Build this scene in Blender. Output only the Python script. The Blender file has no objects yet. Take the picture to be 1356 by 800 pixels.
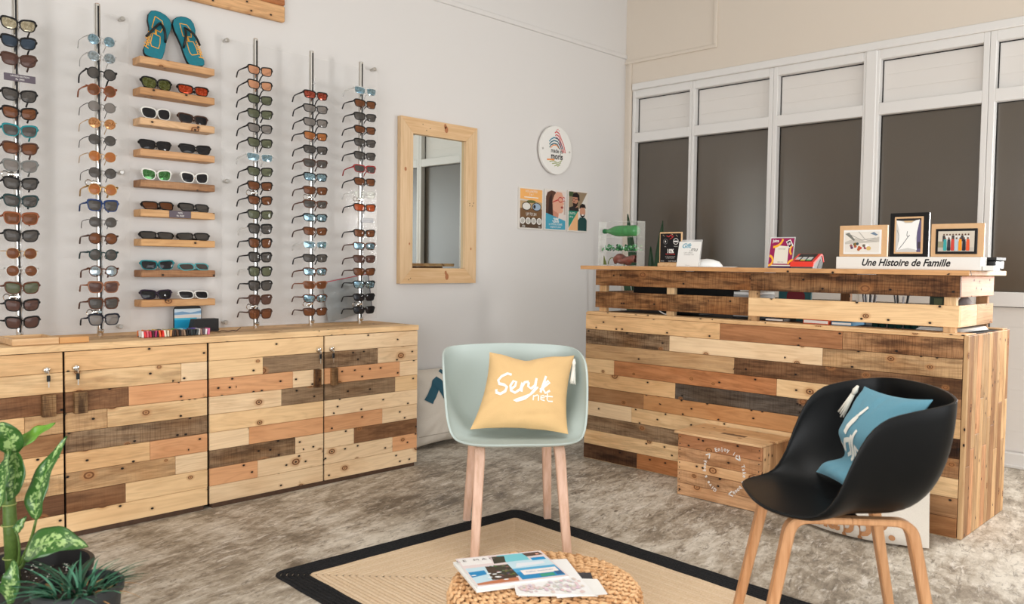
import bpy, math, random
from math import sin, cos, pi, radians
from mathutils import Vector as V, Matrix
import numpy as np
random.seed(7)
S = bpy.context.scene
COL = S.collection

# ------------------------------------------------------------------ camera
cam = bpy.data.cameras.new('camera'); camo = bpy.data.objects.new('camera', cam); COL.objects.link(camo)
RX = V((0.69920, -0.71481, 0.01309)); RY = V((0.02316, 0.04094, 0.99889)); RZ = V((-0.71455, -0.69812, 0.04517))
camo.matrix_world = Matrix(((RX.x, RY.x, RZ.x, 0), (RX.y, RY.y, RZ.y, 0), (RX.z, RY.z, RZ.z, 1.15), (0, 0, 0, 1)))
cam.sensor_width = 36; cam.lens = 36*1101.67/1356; cam.clip_start = .05
cam.dof.use_dof = True; cam.dof.focus_distance = 4.0; cam.dof.aperture_fstop = 4.0
S.camera = camo
# ------------------------------------------------------------------ light and exposure
S.view_settings.view_transform = 'Standard'; S.view_settings.look = 'None'
S.view_settings.exposure = -0.38; S.view_settings.gamma = 1.0
W = bpy.data.worlds.new('world'); S.world = W; W.use_nodes = True
W.node_tree.nodes['Background'].inputs[0].default_value = (0.86, 0.93, 1.0, 1)
W.node_tree.nodes['Background'].inputs[1].default_value = 1.5
def area(name, loc, target, sx, sy, power, col):
    l = bpy.data.lights.new(name, 'AREA'); l.shape = 'RECTANGLE'; l.size = sx; l.size_y = sy; l.energy = power; l.color = col
    o = bpy.data.objects.new(name, l); COL.objects.link(o); o.location = loc
    o.rotation_euler = (V(target)-V(loc)).to_track_quat('-Z', 'Y').to_euler(); return o
area('daylight_front_window', (2.3, -3.45, 1.6), (2.6, 4, 1.4), 3.4, 1.8, 88, (1.0, 1.0, 1.0))
area('daylight_back_window', (-2.55, -.6, 1.3), (4, .8, 1.1), 4.4, 2.1, 250, (.99, .995, 1.0))
area('daylight_side_window', (5.59, .505, 1.55), (3.6, 2.6, 1.3), .54, .8, 74, (1.0, .985, .96))
lp = area('overhead_fill_light', (1.9, 1.3, 3.38), (1.9, 1.3, 0), 2.4, 2.0, 26, (1.0, .98, .95)); lp.data.spread = radians(115)  # added overhead fill to brighten the floor and rug; no ceiling fitting behind it

# ------------------------------------------------------------------ helpers
def lin(c):
    return tuple(((x/255)/12.92 if x/255 <= .04045 else ((x/255+.055)/1.055)**2.4) for x in c)
WM = {}
class MB:
    def __init__(s): s.v = []; s.f = []; s.m = []; s.uv = None
    def add(s, vs, fs, mi=0):
        n = len(s.v); s.v += [tuple(p) for p in vs]; s.f += [tuple(i+n for i in f) for f in fs]; s.m += [mi]*len(fs); return s
    def box(s, x0, x1, y0, y1, z0, z1, b=0.0, mi=0, M=None):
        if b <= 0:
            vs = [(x, y, z) for x in (x0, x1) for y in (y0, y1) for z in (z0, z1)]
            fs = [(0, 1, 3, 2), (4, 6, 7, 5), (0, 4, 5, 1), (2, 3, 7, 6), (0, 2, 6, 4), (1, 5, 7, 3)]
        else:
            c = ((x0+x1)/2, (y0+y1)/2, (z0+z1)/2); h = ((x1-x0)/2, (y1-y0)/2, (z1-z0)/2)
            b = min(b, *[q*.9 for q in h]); vs = []; idx = {}
            for sx in (-1, 1):
                for sy in (-1, 1):
                    for sz in (-1, 1):
                        sg = (sx, sy, sz)
                        for a in range(3):
                            p = [c[k]+sg[k]*(h[k] if k == a else h[k]-b) for k in range(3)]
                            idx[(sx, sy, sz, a)] = len(vs); vs.append(p)
            fs = []
            for a in range(3):
                o = [k for k in range(3) if k != a]
                for q in (-1, 1):
                    r = []
                    for s1, s2 in ((-1, -1), (1, -1), (1, 1), (-1, 1)):
                        g = [0, 0, 0]; g[a] = q; g[o[0]] = s1; g[o[1]] = s2; r.append(idx[(*g, a)])
                    fs.append(tuple(r))
                for s1 in (-1, 1):
                    for s2 in (-1, 1):
                        def k(t, ax):
                            g = [0, 0, 0]; g[a] = t; g[o[0]] = s1; g[o[1]] = s2; return idx[(*g, ax)]
                        fs.append((k(-1, o[0]), k(1, o[0]), k(1, o[1]), k(-1, o[1])))
            for sx in (-1, 1):
                for sy in (-1, 1):
                    for sz in (-1, 1): fs.append(tuple(idx[(sx, sy, sz, a)] for a in range(3)))
        if M is not None: vs = [M @ V(p) for p in vs]
        return s.add(vs, fs, mi)
    def tube(s, pts, r, n=8, mi=0, caps=True, closed=False):
        pts = [V(p) for p in pts]; N = len(pts)
        rs = r if isinstance(r, (list, tuple)) else [r]*N
        vs = []; prev = None
        for i, p in enumerate(pts):
            a = pts[(i-1) % N] if (i or closed) else p; c = pts[(i+1) % N] if (i < N-1 or closed) else p
            t = (c-a).normalized()
            if prev is None:
                u = t.orthogonal().normalized()
            else:
                u = (prev-t*prev.dot(t)).normalized()
            prev = u; w = t.cross(u)
            vs += [p+(u*cos(2*pi*k/n)+w*sin(2*pi*k/n))*rs[i] for k in range(n)]
        fs = []
        for i in range(N if closed else N-1):
            j = (i+1) % N
            fs += [(i*n+k, i*n+(k+1) % n, j*n+(k+1) % n, j*n+k) for k in range(n)]
        if caps and not closed: fs += [tuple(range(n))[::-1], tuple((N-1)*n+k for k in range(n))]
        return s.add(vs, fs, mi)
    def lathe(s, prof, n=24, c=(0, 0, 0), mi=0, M=None):
        vs = []; fs = []
        for r, z in prof: vs += [(c[0]+r*cos(2*pi*k/n), c[1]+r*sin(2*pi*k/n), c[2]+z) for k in range(n)]
        for i in range(len(prof)-1): fs += [(i*n+k, i*n+(k+1) % n, (i+1)*n+(k+1) % n, (i+1)*n+k) for k in range(n)]
        fs += [tuple(range(n))[::-1], tuple((len(prof)-1)*n+k for k in range(n))]
        if M is not None: vs = [M @ V(p) for p in vs]
        return s.add(vs, fs, mi)
    def poly(s, pts, mi=0): return s.add(pts, [tuple(range(len(pts)))], mi)
    def prism(s, pts, d, mi=0):
        n = len(pts); d = V(d); vs = [V(p) for p in pts]+[V(p)+d for p in pts]
        fs = [tuple(range(n))[::-1], tuple(range(n, 2*n))]+[(k, (k+1) % n, n+(k+1) % n, n+k) for k in range(n)]
        return s.add(vs, fs, mi)
    def grid(s, fn, nu, nv, mi=0, flip=False, cu=False):
        vs = [fn(i/(nu if cu else nu), j/nv) for j in range(nv+1) for i in range(nu+(0 if cu else 1))]
        w = nu if cu else nu+1; fs = []
        for j in range(nv):
            for i in range(nu):
                q = (j*w+i, j*w+(i+1) % w, (j+1)*w+(i+1) % w, (j+1)*w+i); fs.append(q[::-1] if flip else q)
        return s.add(vs, fs, mi)
    def ribbon(s, pts, w, mi=0, fn=None):
        p = [V((a[0], a[1])) for a in pts]; L = []; Rr = []
        # densify
        q = [p[0]]
        for a, b in zip(p, p[1:]):
            k = max(1, int((b-a).length/min(w*1.2, .02 if w < 1 else 99)))
            q += [a+(b-a)*(t/k) for t in range(1, k+1)]
        p = q
        for i, a in enumerate(p):
            t = (p[min(i+1, len(p)-1)]-p[max(i-1, 0)])
            t = t.normalized() if t.length > 1e-9 else V((1, 0)); n = V((-t.y, t.x))*w/2; L.append(a+n); Rr.append(a-n)
        n = len(p); c = max(1, min(8, int(w/.02))) if w < 1 else 1
        vs = [fn(*(a+(b-a)*(k/c))) for k in range(c+1) for a, b in zip(L, Rr)]
        return s.add(vs, [(k*n+i, k*n+i+1, (k+1)*n+i+1, (k+1)*n+i) for k in range(c) for i in range(n-1)], mi)
def mesh_of(mb, name, smooth=False, shift=None):
    me = bpy.data.meshes.new(name)
    vs = mb.v if shift is None else [(p[0]-shift[0], p[1]-shift[1], p[2]-shift[2]) for p in mb.v]
    me.from_pydata(vs, [], mb.f); me.polygons.foreach_set('material_index', mb.m)
    if smooth: me.polygons.foreach_set('use_smooth', [True]*len(mb.f))
    if mb.uv:
        l = me.uv_layers.new(name='UVMap'); idx = np.empty(len(me.loops), np.int32); me.loops.foreach_get('vertex_index', idx)
        l.data.foreach_set('uv', np.array(mb.uv, np.float32)[idx].ravel())
    me.update(); return me
def place(o, parent, Mw):
    WM[o] = Mw.copy()
    if parent is not None:
        o.parent = parent; o.matrix_parent_inverse = WM[parent].inverted()
    o.matrix_basis = Mw
def mats_to(me, mats):
    for m in (mats if isinstance(mats, (list, tuple)) else [mats]): me.materials.append(m)
def part(name, mb, mats, parent=None, smooth=False, label=None, auto=None, fixn=True):
    a = np.array(mb.v); c = (a.min(0)+a.max(0))/2
    me = mesh_of(mb, name, smooth, c); mats_to(me, mats)
    if fixn:
        import bmesh
        bm = bmesh.new(); bm.from_mesh(me); bmesh.ops.recalc_face_normals(bm, faces=bm.faces); bm.to_mesh(me); bm.free()
    o = bpy.data.objects.new(name, me); COL.objects.link(o); place(o, parent, Matrix.Translation(V(c)))
    if auto is not None: me.set_sharp_from_angle(angle=radians(auto)); 
    if label: o['label'] = label
    return o
def tag(o, label, cat, group=None, kind=None):
    o['label'] = label; o['category'] = cat
    if group: o['group'] = group
    if kind: o['kind'] = kind
    return o
def thing(name, label, cat, loc, rz=0, group=None):
    o = bpy.data.objects.new(name, None); o.empty_display_size = .05; COL.objects.link(o)
    place(o, None, Matrix.Translation(V(loc)) @ Matrix.Rotation(rz, 4, 'Z'))
    return tag(o, label, cat, group)
def struct(name, mb, m, parent=None, smooth=False):
    o = part(name, mb, m, parent, smooth)
    if parent is None: o['kind'] = 'structure'
    return o
PLM = {}
def plank(name, c, axes, L, T, H, tone, wear, parent, mat=None, bev=.0016, label=None):
    """board: local X along the grain, local Y thickness, local Z face width"""
    key = (round(L, 4), round(T, 4), round(H, 4), mat.name if mat else '')
    if key not in PLM:
        me = mesh_of(MB().box(-L/2, L/2, -T/2, T/2, -H/2, H/2, bev), name); me.materials.append(mat or WOOD); PLM[key] = me
    o = bpy.data.objects.new(name, PLM[key]); COL.objects.link(o)
    X, Y, Z = [V(a) for a in axes]
    Mw = Matrix(((X.x, Y.x, Z.x, c[0]), (X.y, Y.y, Z.y, c[1]), (X.z, Y.z, Z.z, c[2]), (0, 0, 0, 1)))
    place(o, parent, Mw); r = random.uniform(.95, 1.05); t = lin(tone)
    o.color = (t[0]*r, t[1]*r, t[2]*r, wear)
    if label: o['label'] = label
    return o
AX_X = ((1, 0, 0), (0, 1, 0), (0, 0, 1))          # along X, faces Y
AX_Y = ((0, 1, 0), (-1, 0, 0), (0, 0, 1))         # along Y, faces X
AX_ZX = ((0, 0, 1), (0, 1, 0), (-1, 0, 0))        # upright, faces Y
AX_ZY = ((0, 0, 1), (1, 0, 0), (0, 1, 0))         # upright, faces X
AX_XF = ((1, 0, 0), (0, 0, 1), (0, -1, 0))        # along X lying flat
AX_YF = ((0, 1, 0), (0, 0, 1), (1, 0, 0))         # along Y lying flat
def textgeo(txt, size, shear=0, bold=0, align='CENTER'):
    cu = bpy.data.curves.new('t', 'FONT'); cu.body = txt; cu.size = size; cu.shear = shear; cu.offset = bold; cu.align_x = align; cu.align_y = 'CENTER'
    cu.resolution_u = 3
    o = bpy.data.objects.new('t', cu); me = bpy.data.meshes.new_from_object(o)
    vs = [tuple(v.co[:2]) for v in me.vertices]; fs = [tuple(p.vertices) for p in me.polygons]
    bpy.data.objects.remove(o); bpy.data.meshes.remove(me); bpy.data.curves.remove(cu)
    return vs, fs
def addtext(mb, txt, size, fn, mi=0, ox=0, oy=0, **k):
    vs, fs = textgeo(txt, size, **k)
    return mb.add([fn(x+ox, y+oy) for x, y in vs], fs, mi)
def circ(cx, cy, rx, ry=None, n=20, a0=0, a1=2*pi):
    ry = rx if ry is None else ry
    full = abs(a1-a0-2*pi) < 1e-6; m = n if full else n+1
    return [(cx+rx*cos(a0+(a1-a0)*k/n), cy+ry*sin(a0+(a1-a0)*k/n)) for k in range(m)]
def rect(x0, y0, x1, y1): return [(x0, y0), (x1, y0), (x1, y1), (x0, y1)]

# ------------------------------------------------------------------ materials
MC = {}
def mat(name, c, rough=.5, metal=0, spec=.5, emit=None, trans=0, ior=1.45, alpha=1, coat=0, bump=None, sheen=0):
    if name in MC: return MC[name]
    m = bpy.data.materials.new(name); m.use_nodes = True; nt = m.node_tree; p = nt.nodes['Principled BSDF']
    p.inputs['Base Color'].default_value = (*lin(c), 1); p.inputs['Roughness'].default_value = rough; p.inputs['Metallic'].default_value = metal
    p.inputs['Specular IOR Level'].default_value = spec; p.inputs['Transmission Weight'].default_value = trans; p.inputs['IOR'].default_value = ior
    p.inputs['Alpha'].default_value = alpha; p.inputs['Coat Weight'].default_value = coat; p.inputs['Sheen Weight'].default_value = sheen
    if bump:
        sc, st = bump[:2]; n = nt.nodes.new('ShaderNodeTexNoise'); n.inputs['Scale'].default_value = sc; n.inputs['Detail'].default_value = 4
        tc = nt.nodes.new('ShaderNodeTexCoord'); nt.links.new(tc.outputs['Object'], n.inputs['Vector'])
        b = nt.nodes.new('ShaderNodeBump'); b.inputs['Strength'].default_value = st; b.inputs['Distance'].default_value = .01
        nt.links.new(n.outputs['Fac'], b.inputs['Height']); nt.links.new(b.outputs['Normal'], p.inputs['Normal'])
        if len(bump) > 2:
            mx = nt.nodes.new('ShaderNodeMixRGB'); mx.inputs[1].default_value = (*lin(c), 1); mx.inputs[2].default_value = (*lin(bump[2]), 1)
            nt.links.new(n.outputs['Fac'], mx.inputs[0]); nt.links.new(mx.outputs[0], p.inputs['Base Color'])
    MC[name] = m; return m
def flat(c, rough=.6):
    return mat('print_%d_%d_%d' % tuple(c), c, rough, spec=.3)
class NT:
    def __init__(s, name):
        s.m = bpy.data.materials.new(name); s.m.use_nodes = True; s.t = s.m.node_tree; s.p = s.t.nodes['Principled BSDF']; s.out = s.t.nodes['Material Output']
    def n(s, typ, ins=None, **props):
        nd = s.t.nodes.new('ShaderNode'+typ)
        for k, v in props.items(): setattr(nd, k, v)
        for k, v in (ins or {}).items(): s.set(nd.inputs[k], v)
        return nd
    def set(s, sock, v):
        if isinstance(v, bpy.types.NodeSocket): s.t.links.new(v, sock)
        elif isinstance(v, bpy.types.Node): s.t.links.new(v.outputs[0], sock)
        else: sock.default_value = v
    def math(s, op, a, b=0, c=None, clamp=False):
        nd = s.t.nodes.new('ShaderNodeMath'); nd.operation = op; nd.use_clamp = clamp; s.set(nd.inputs[0], a); s.set(nd.inputs[1], b)
        if c is not None: s.set(nd.inputs[2], c)
        return nd.outputs[0]
    def mix(s, f, a, b, mode='MIX'):
        nd = s.t.nodes.new('ShaderNodeMixRGB'); nd.blend_type = mode; s.set(nd.inputs[0], f)
        for i, q in ((1, a), (2, b)): s.set(nd.inputs[i], (*q, 1) if isinstance(q, tuple) and len(q) == 3 else q)
        return nd.outputs[0]
    def ramp(s, f, lo, hi):
        nd = s.n('MapRange', {0: f, 1: lo, 2: hi}); nd.clamp = True; return nd.outputs[0]
    def vec(s, x, y, z): return s.n('CombineXYZ', {0: x, 1: y, 2: z}).outputs[0]
    def noise(s, v, scale=1, detail=4, rough=.55, dist=0): return s.n('TexNoise', {'Vector': v, 'Scale': scale, 'Detail': detail, 'Roughness': rough, 'Distortion': dist}).outputs[0]
def make_wood(name, rough=.55):
    n = NT(name); tc = n.n('TexCoord'); oi = n.n('ObjectInfo'); sp = n.n('SeparateXYZ', {0: tc.outputs['Object']})
    r = oi.outputs['Random']; x = n.math('ADD', sp.outputs[0], n.math('MULTIPLY', r, 37.0)); y = n.math('ADD', n.math('ADD', sp.outputs[2], sp.outputs[1]), n.math('MULTIPLY', r, 19.3))
    base = oi.outputs['Color']; wear = oi.outputs['Alpha']
    g1 = n.noise(n.vec(n.math('MULTIPLY', x, 2.2), n.math('MULTIPLY', y, 90), r), 1, 5, .6)
    g2 = n.noise(n.vec(n.math('MULTIPLY', x, 1.1), n.math('MULTIPLY', y, 11), r), 1, 3, .5, .9)
    rings = n.math('ABSOLUTE', n.math('SINE', n.math('MULTIPLY', g2, 34)))
    f = n.math('ADD', n.math('MULTIPLY', g1, .34), n.math('MULTIPLY', rings, .12))
    gf = n.math('MULTIPLY_ADD', wear, .85, .34, True)
    c = n.mix(gf, base, n.mix(1.0, base, n.mix(n.ramp(f, .09, .31), (.5, .39, .3), (1.05, 1.05, 1.05)), 'MULTIPLY'))
    big = n.noise(n.vec(n.math('MULTIPLY', x, 3), n.math('MULTIPLY', y, 7), r), 1, 3)
    c = n.mix(n.math('MULTIPLY', n.ramp(big, .48, .68), gf), c, n.mix(1, c, (.74, .6, .47), 'MULTIPLY'))
    # dark stains and saw marks on worn boards
    st = n.noise(n.vec(n.math('MULTIPLY', x, 5), n.math('MULTIPLY', y, 26), n.math('MULTIPLY', r, 5)), 1, 6, .65)
    c = n.mix(n.math('MULTIPLY', n.ramp(st, .45, .62), n.math('MULTIPLY', wear, 1.1, clamp=True)), c, n.mix(1, c, (.24, .2, .18), 'MULTIPLY'))
    saw = n.noise(n.vec(n.math('MULTIPLY', x, 210), n.math('MULTIPLY', y, 9), r), 1, 3, .6)
    c = n.mix(n.math('MULTIPLY', n.ramp(saw, .47, .62), n.math('MULTIPLY_ADD', wear, 1.3, -.36, True)), c, n.mix(1, c, (.42, .36, .32), 'MULTIPLY'))
    # knots
    kv = n.n('TexVoronoi', {'Vector': n.vec(n.math('MULTIPLY', x, 6), n.math('MULTIPLY', y, 8.5), 0), 'Scale': 1.0}, voronoi_dimensions='2D')
    ks = n.n('SeparateColor', {0: kv.outputs['Color']}); on = n.math('GREATER_THAN', ks.outputs[0], .7)
    kd = n.math('DIVIDE', n.math('ADD', kv.outputs['Distance'], n.math('MULTIPLY', n.math('SUBTRACT', g1, .5), .03)), n.math('MULTIPLY_ADD', ks.outputs[1], .9, .45))
    c = n.mix(n.math('MULTIPLY', on, n.ramp(kd, .2, .1)), c, n.mix(.55, c, (.46, .2, .07)))
    c = n.mix(n.math('MULTIPLY', on, n.math('MULTIPLY', n.ramp(kd, .105, .095), n.ramp(kd, .05, .075))), c, (.17, .065, .024))
    c = n.mix(n.math('MULTIPLY', on, n.ramp(kd, .05, .02)), c, n.mix(n.math('GREATER_THAN', ks.outputs[2], .5), (.05, .02, .01), (.3, .12, .045)))
    # nail holes, often in rusty pairs
    hv = n.n('TexVoronoi', {'Vector': n.vec(n.math('MULTIPLY', x, 19), n.math('MULTIPLY', y, 27), 0), 'Scale': 1.0}, voronoi_dimensions='2D')
    hs = n.n('SeparateColor', {0: hv.outputs['Color']}); zone = n.ramp(n.noise(n.vec(n.math('MULTIPLY', x, 4), 0.0, r), 1, 2), .5, .6)
    hn = n.math('GREATER_THAN', n.math('ADD', hs.outputs[1], n.math('MULTIPLY', zone, .14)), .925)
    c = n.mix(n.math('MULTIPLY', hn, n.math('MULTIPLY', n.ramp(hv.outputs['Distance'], .34, .12), .4)), c, n.mix(1, c, (.5, .38, .3), 'MULTIPLY'))
    c = n.mix(n.math('MULTIPLY', hn, n.ramp(hv.outputs['Distance'], .15, .1)), c, (.012, .009, .008))
    n.set(n.p.inputs['Base Color'], c); n.p.inputs['Roughness'].default_value = rough; n.p.inputs['Specular IOR Level'].default_value = .25
    b = n.n('Bump', {'Strength': .25, 'Distance': .004, 'Height': n.math('ADD', g1, n.math('MULTIPLY', saw, n.math('MULTIPLY', wear, .4)))})
    n.set(n.p.inputs['Normal'], b.outputs[0]); return n.m
WOOD = make_wood('reclaimed_pallet_wood')
def make_smooth_wood(name, c, c2, sx=1):
    n = NT(name); tc = n.n('TexCoord'); sp = n.n('SeparateXYZ', {0: tc.outputs['Object']})
    a = (3, 60, 60) if sx == 0 else ((60, 3, 60) if sx == 1 else (60, 60, 3))
    v = n.vec(*[n.math('MULTIPLY', sp.outputs[i], a[i]) for i in range(3)])
    g = n.noise(v, 1, 4, .6); n.set(n.p.inputs['Base Color'], n.mix(n.ramp(g, .35, .7), lin(c), lin(c2)))
    n.p.inputs['Roughness'].default_value = .42; n.p.inputs['Specular IOR Level'].default_value = .35; return n.m
BEECH = make_smooth_wood('pale_beech', (226, 190, 168), (205, 164, 138), 2)
OAK = make_smooth_wood('honey_oak', (206, 156, 112), (176, 124, 82), 2)
PINEX = make_smooth_wood('clear_pine', (226, 190, 146), (204, 162, 114), 0)
PINEZ = make_smooth_wood('frame_pine', (224, 192, 152), (206, 170, 126), 2)
def make_floor():
    n = NT('worn_concrete'); tc = n.n('TexCoord'); sp = n.n('SeparateXYZ', {0: tc.outputs['Object']})
    x = n.math('ADD', sp.outputs[0], n.math('MULTIPLY', sp.outputs[1], .25)); y = n.math('SUBTRACT', sp.outputs[1], n.math('MULTIPLY', sp.outputs[0], .25))
    v = n.vec(x, y, 0)
    a = n.noise(v, 1.5, 7, .66, .7); b = n.noise(n.vec(n.math('MULTIPLY', x, 3.2), n.math('MULTIPLY', y, 9), 3.3), 1.5, 8, .72, .5); d = n.noise(v, 26, 5, .7)
    f = n.math('ADD', n.math('ADD', n.math('MULTIPLY', a, .5), n.math('MULTIPLY', b, .42)), n.math('MULTIPLY', d, .16))
    c = n.mix(n.ramp(f, .43, .53), lin((108, 98, 85)), lin((168, 156, 139)))
    c = n.mix(n.ramp(f, .52, .62), c, lin((214, 206, 192)))
    cr = n.noise(n.vec(n.math('MULTIPLY', x, 7), n.math('MULTIPLY', y, 20), 1), 1.6, 7, .75, 1.2)
    c = n.mix(n.math('MULTIPLY', n.ramp(cr, .52, .66), .75), c, lin((84, 73, 62)))
    w = n.noise(n.vec(n.math('MULTIPLY', x, 9), n.math('MULTIPLY', y, 26), 9), 1.3, 6, .72, .8)
    c = n.mix(n.math('MULTIPLY', n.ramp(w, .53, .66), .7), c, lin((228, 221, 210)))
    n.set(n.p.inputs['Base Color'], c); n.set(n.p.inputs['Roughness'], n.math('MULTIPLY_ADD', f, .35, .3))
    n.p.inputs['Specular IOR Level'].default_value = .35
    n.set(n.p.inputs['Normal'], n.n('Bump', {'Strength': .12, 'Distance': .004, 'Height': n.math('ADD', b, d)}).outputs[0]); return n.m
FLOOR = make_floor()
WALL = mat('painted_wall', (221, 218, 215), .7, spec=.2, bump=(7, .05))
WALLR = mat('painted_wall_cream', (224, 213, 199), .7, spec=.2, bump=(7, .05))
WHITE = mat('white_paint', (230, 228, 225), .45, spec=.35)
PANELW = mat('white_boarding', (228, 224, 219), .5, spec=.3)
CEIL = mat('ceiling_white', (205, 203, 198), .8)
def make_film():
    n = NT('frosted_dark_window_film'); n.p.inputs['Base Color'].default_value = (*lin((66, 54, 36)), 1); n.p.inputs['Roughness'].default_value = .3
    n.p.inputs['Specular IOR Level'].default_value = .5; n.p.inputs['IOR'].default_value = 2.1; return n.m
FILM = make_film()
BLACKGAP = mat('dark_gasket', (22, 20, 19), .7)
DARKWOOD = mat('dark_plinth_wood', (92, 66, 48), .6, bump=(40, .2, (58, 40, 29)))
CHROME = mat('chrome', (226, 224, 220), .12, 1)
STEEL = mat('brushed_steel', (196, 192, 186), .3, 1)
BLACKP = mat('black_plastic', (20, 21, 22), .42)
RUBBER = mat('black_rubber', (24, 24, 25), .6)
PAPER = mat('white_paper', (238, 236, 231), .6)
FABW = mat('natural_canvas', (224, 216, 204), .85, spec=.15, bump=(260, .25, (208, 199, 186)))
def mixalpha(name, c, fac, rough, tint=None, spec=.5):
    n = NT(name); n.p.inputs['Base Color'].default_value = (*lin(c), 1); n.p.inputs['Roughness'].default_value = rough; n.p.inputs['Specular IOR Level'].default_value = spec
    t = n.n('BsdfTransparent', {0: (*lin(tint or (255, 255, 255)), 1)}); ms = n.n('MixShader', {0: fac, 1: t.outputs[0], 2: n.p.outputs[0]})
    n.t.links.new(ms.outputs[0], n.out.inputs[0]); return n.m
ACRYL = mixalpha('clear_acrylic', (250, 250, 249), .04, .05)
ACRYLW = mixalpha('milky_acrylic', (250, 250, 249), .05, .06)
CLEARP = mixalpha('clear_plastic', (245, 245, 245), .3, .05)
# ------------------------------------------------------------------ setting
struct('floor', MB().box(-2.4, 5.9, -3.4, 4.4, -.12, 0), FLOOR)
struct('ceiling', MB().box(-2.4, 5.9, -3.4, 4.4, 3.45, 3.55), CEIL)
struct('wall_left', MB().box(-2.4, 5.5, 4.12, 4.28, 0, 3.45), WALL)
struct('wall_right', MB().box(5.5, 5.75, -3.4, 4.28, 2.557, 3.45).box(5.5, 5.75, 4.045, 4.12, 0, 2.557).box(5.6, 5.75, .83, 4.12, 0, 2.557).box(5.6, 5.75, -3.4, .19, 0, 2.557).box(5.6, 5.75, .19, .83, 0, .98).box(5.6, 5.75, .19, .83, 2.15, 2.557), WALLR)
struct('wall_back', MB().box(-2.4, -2.25, -3.4, 4.28, 0, .2).box(-2.4, -2.25, -3.4, 4.28, 2.4, 3.45).box(-2.4, -2.25, 1.65, 4.28, .2, 2.4).box(-2.4, -2.25, -3.4, -2.9, .2, 2.4), WALL)
struct('wall_front', MB().box(-2.25, 5.5, -3.35, -3.2, 0, .3).box(-2.25, 5.5, -3.35, -3.2, 2.6, 3.45).box(-2.25, .65, -3.35, -3.2, .3, 2.6).box(5.45, 5.5, -3.35, -3.2, .3, 2.6), WALL)
struct('trim_1', MB().box(-2.2, 5.5, 4.106, 4.12, 2.817, 2.85, .003), WALL)
struct('trim_2', MB().box(5.484, 5.5, 3.285, 4.12, 2.772, 2.797, .003).box(5.484, 5.5, 3.285, 3.312, 2.797, 3.45, .003), WALLR)
struct('trim_3', MB().box(5.478, 5.5, -3.2, 4.04, 2.557, 2.608, .004), WHITE)
struct('trim_4', MB().box(5.486, 5.5, 4.055, 4.085, 0, 2.772, .003), WALLR)
# window wall: one unit per bay; opening edges (left front edge, right front edge) along Y
bays = [(4.02, 3.515), (3.47, 2.865), (2.80, 2.205), (2.10, 1.503), (1.433, .86), (.79, .22), (.15, -.42), (-.49, -1.06)]
for i, (yl, yr) in enumerate(bays):
    L = 4.054 if i == 0 else (bays[i-1][1]+yl)/2; Rr = (yr+bays[i+1][0])/2 if i+1 < len(bays) else yr-.04
    mb = MB(); d = .062
    if i == 2: Rr += .0
    mb.box(5.5, 5.5+d, yl, L-.001, .0, 2.557, .003).box(5.5, 5.5+d, Rr+.001, yr, .0, 2.557, .003)
    for z0, z1 in ((2.497, 2.557), (2.143, 2.218), (.94, 1.025), (0.0, .085)): mb.box(5.5, 5.5+d, yr, yl, z0, z1, .003)
    w = struct('window_%d' % (i+1), mb, WHITE)
    if i != 5: part('pane', MB().box(5.556, 5.562, yr, yl, 1.02, 2.147), FILM, w)   # the sixth bay stands open
    g = MB()
    for z0, z1 in ((1.02, 2.147), (2.214, 2.50), (.08, .944)):
        g.box(5.5505, 5.5555, yl-.006, yl, z0, z1).box(5.5505, 5.5555, yr, yr+.006, z0, z1).box(5.5505, 5.5555, yr, yl, z1-.009, z1).box(5.5505, 5.5555, yr, yl, z0, z0+.005)
    part('gasket', g, BLACKGAP, w)
    for k in range(3): part('panel_board', MB().box(5.556, 5.566, yr, yl, 2.212+k*.0958, 2.212+k*.0958+.0956, .0006), PANELW, w)
    if i < 6:
        for k in range(7): part('panel_board', MB().box(5.556, 5.566, yr, yl, .083+k*.1228, .083+k*.1228+.1226, .0006), PANELW, w)
# mullion cover strips where two bays meet (double post between the third and fourth bay)
struct('trim_5', MB().box(5.492, 5.5, 2.118, 2.187, 0, 2.557, .004), WHITE)
struct('baseboard_right', MB().box(5.486, 5.5, -1.1, 4.04, 0, .018, .003), WHITE)

# ------------------------------------------------------------------ wood tones
TL = (238, 202, 154); TH = (230, 188, 138); TP = (242, 212, 172); TO = (224, 168, 122); TR = (178, 124, 84); TD = (146, 106, 74)
TG = (158, 132, 104); TK = (104, 95, 86); TT = (204, 166, 122); TV = (112, 78, 54); TB = (178, 134, 94)
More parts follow.
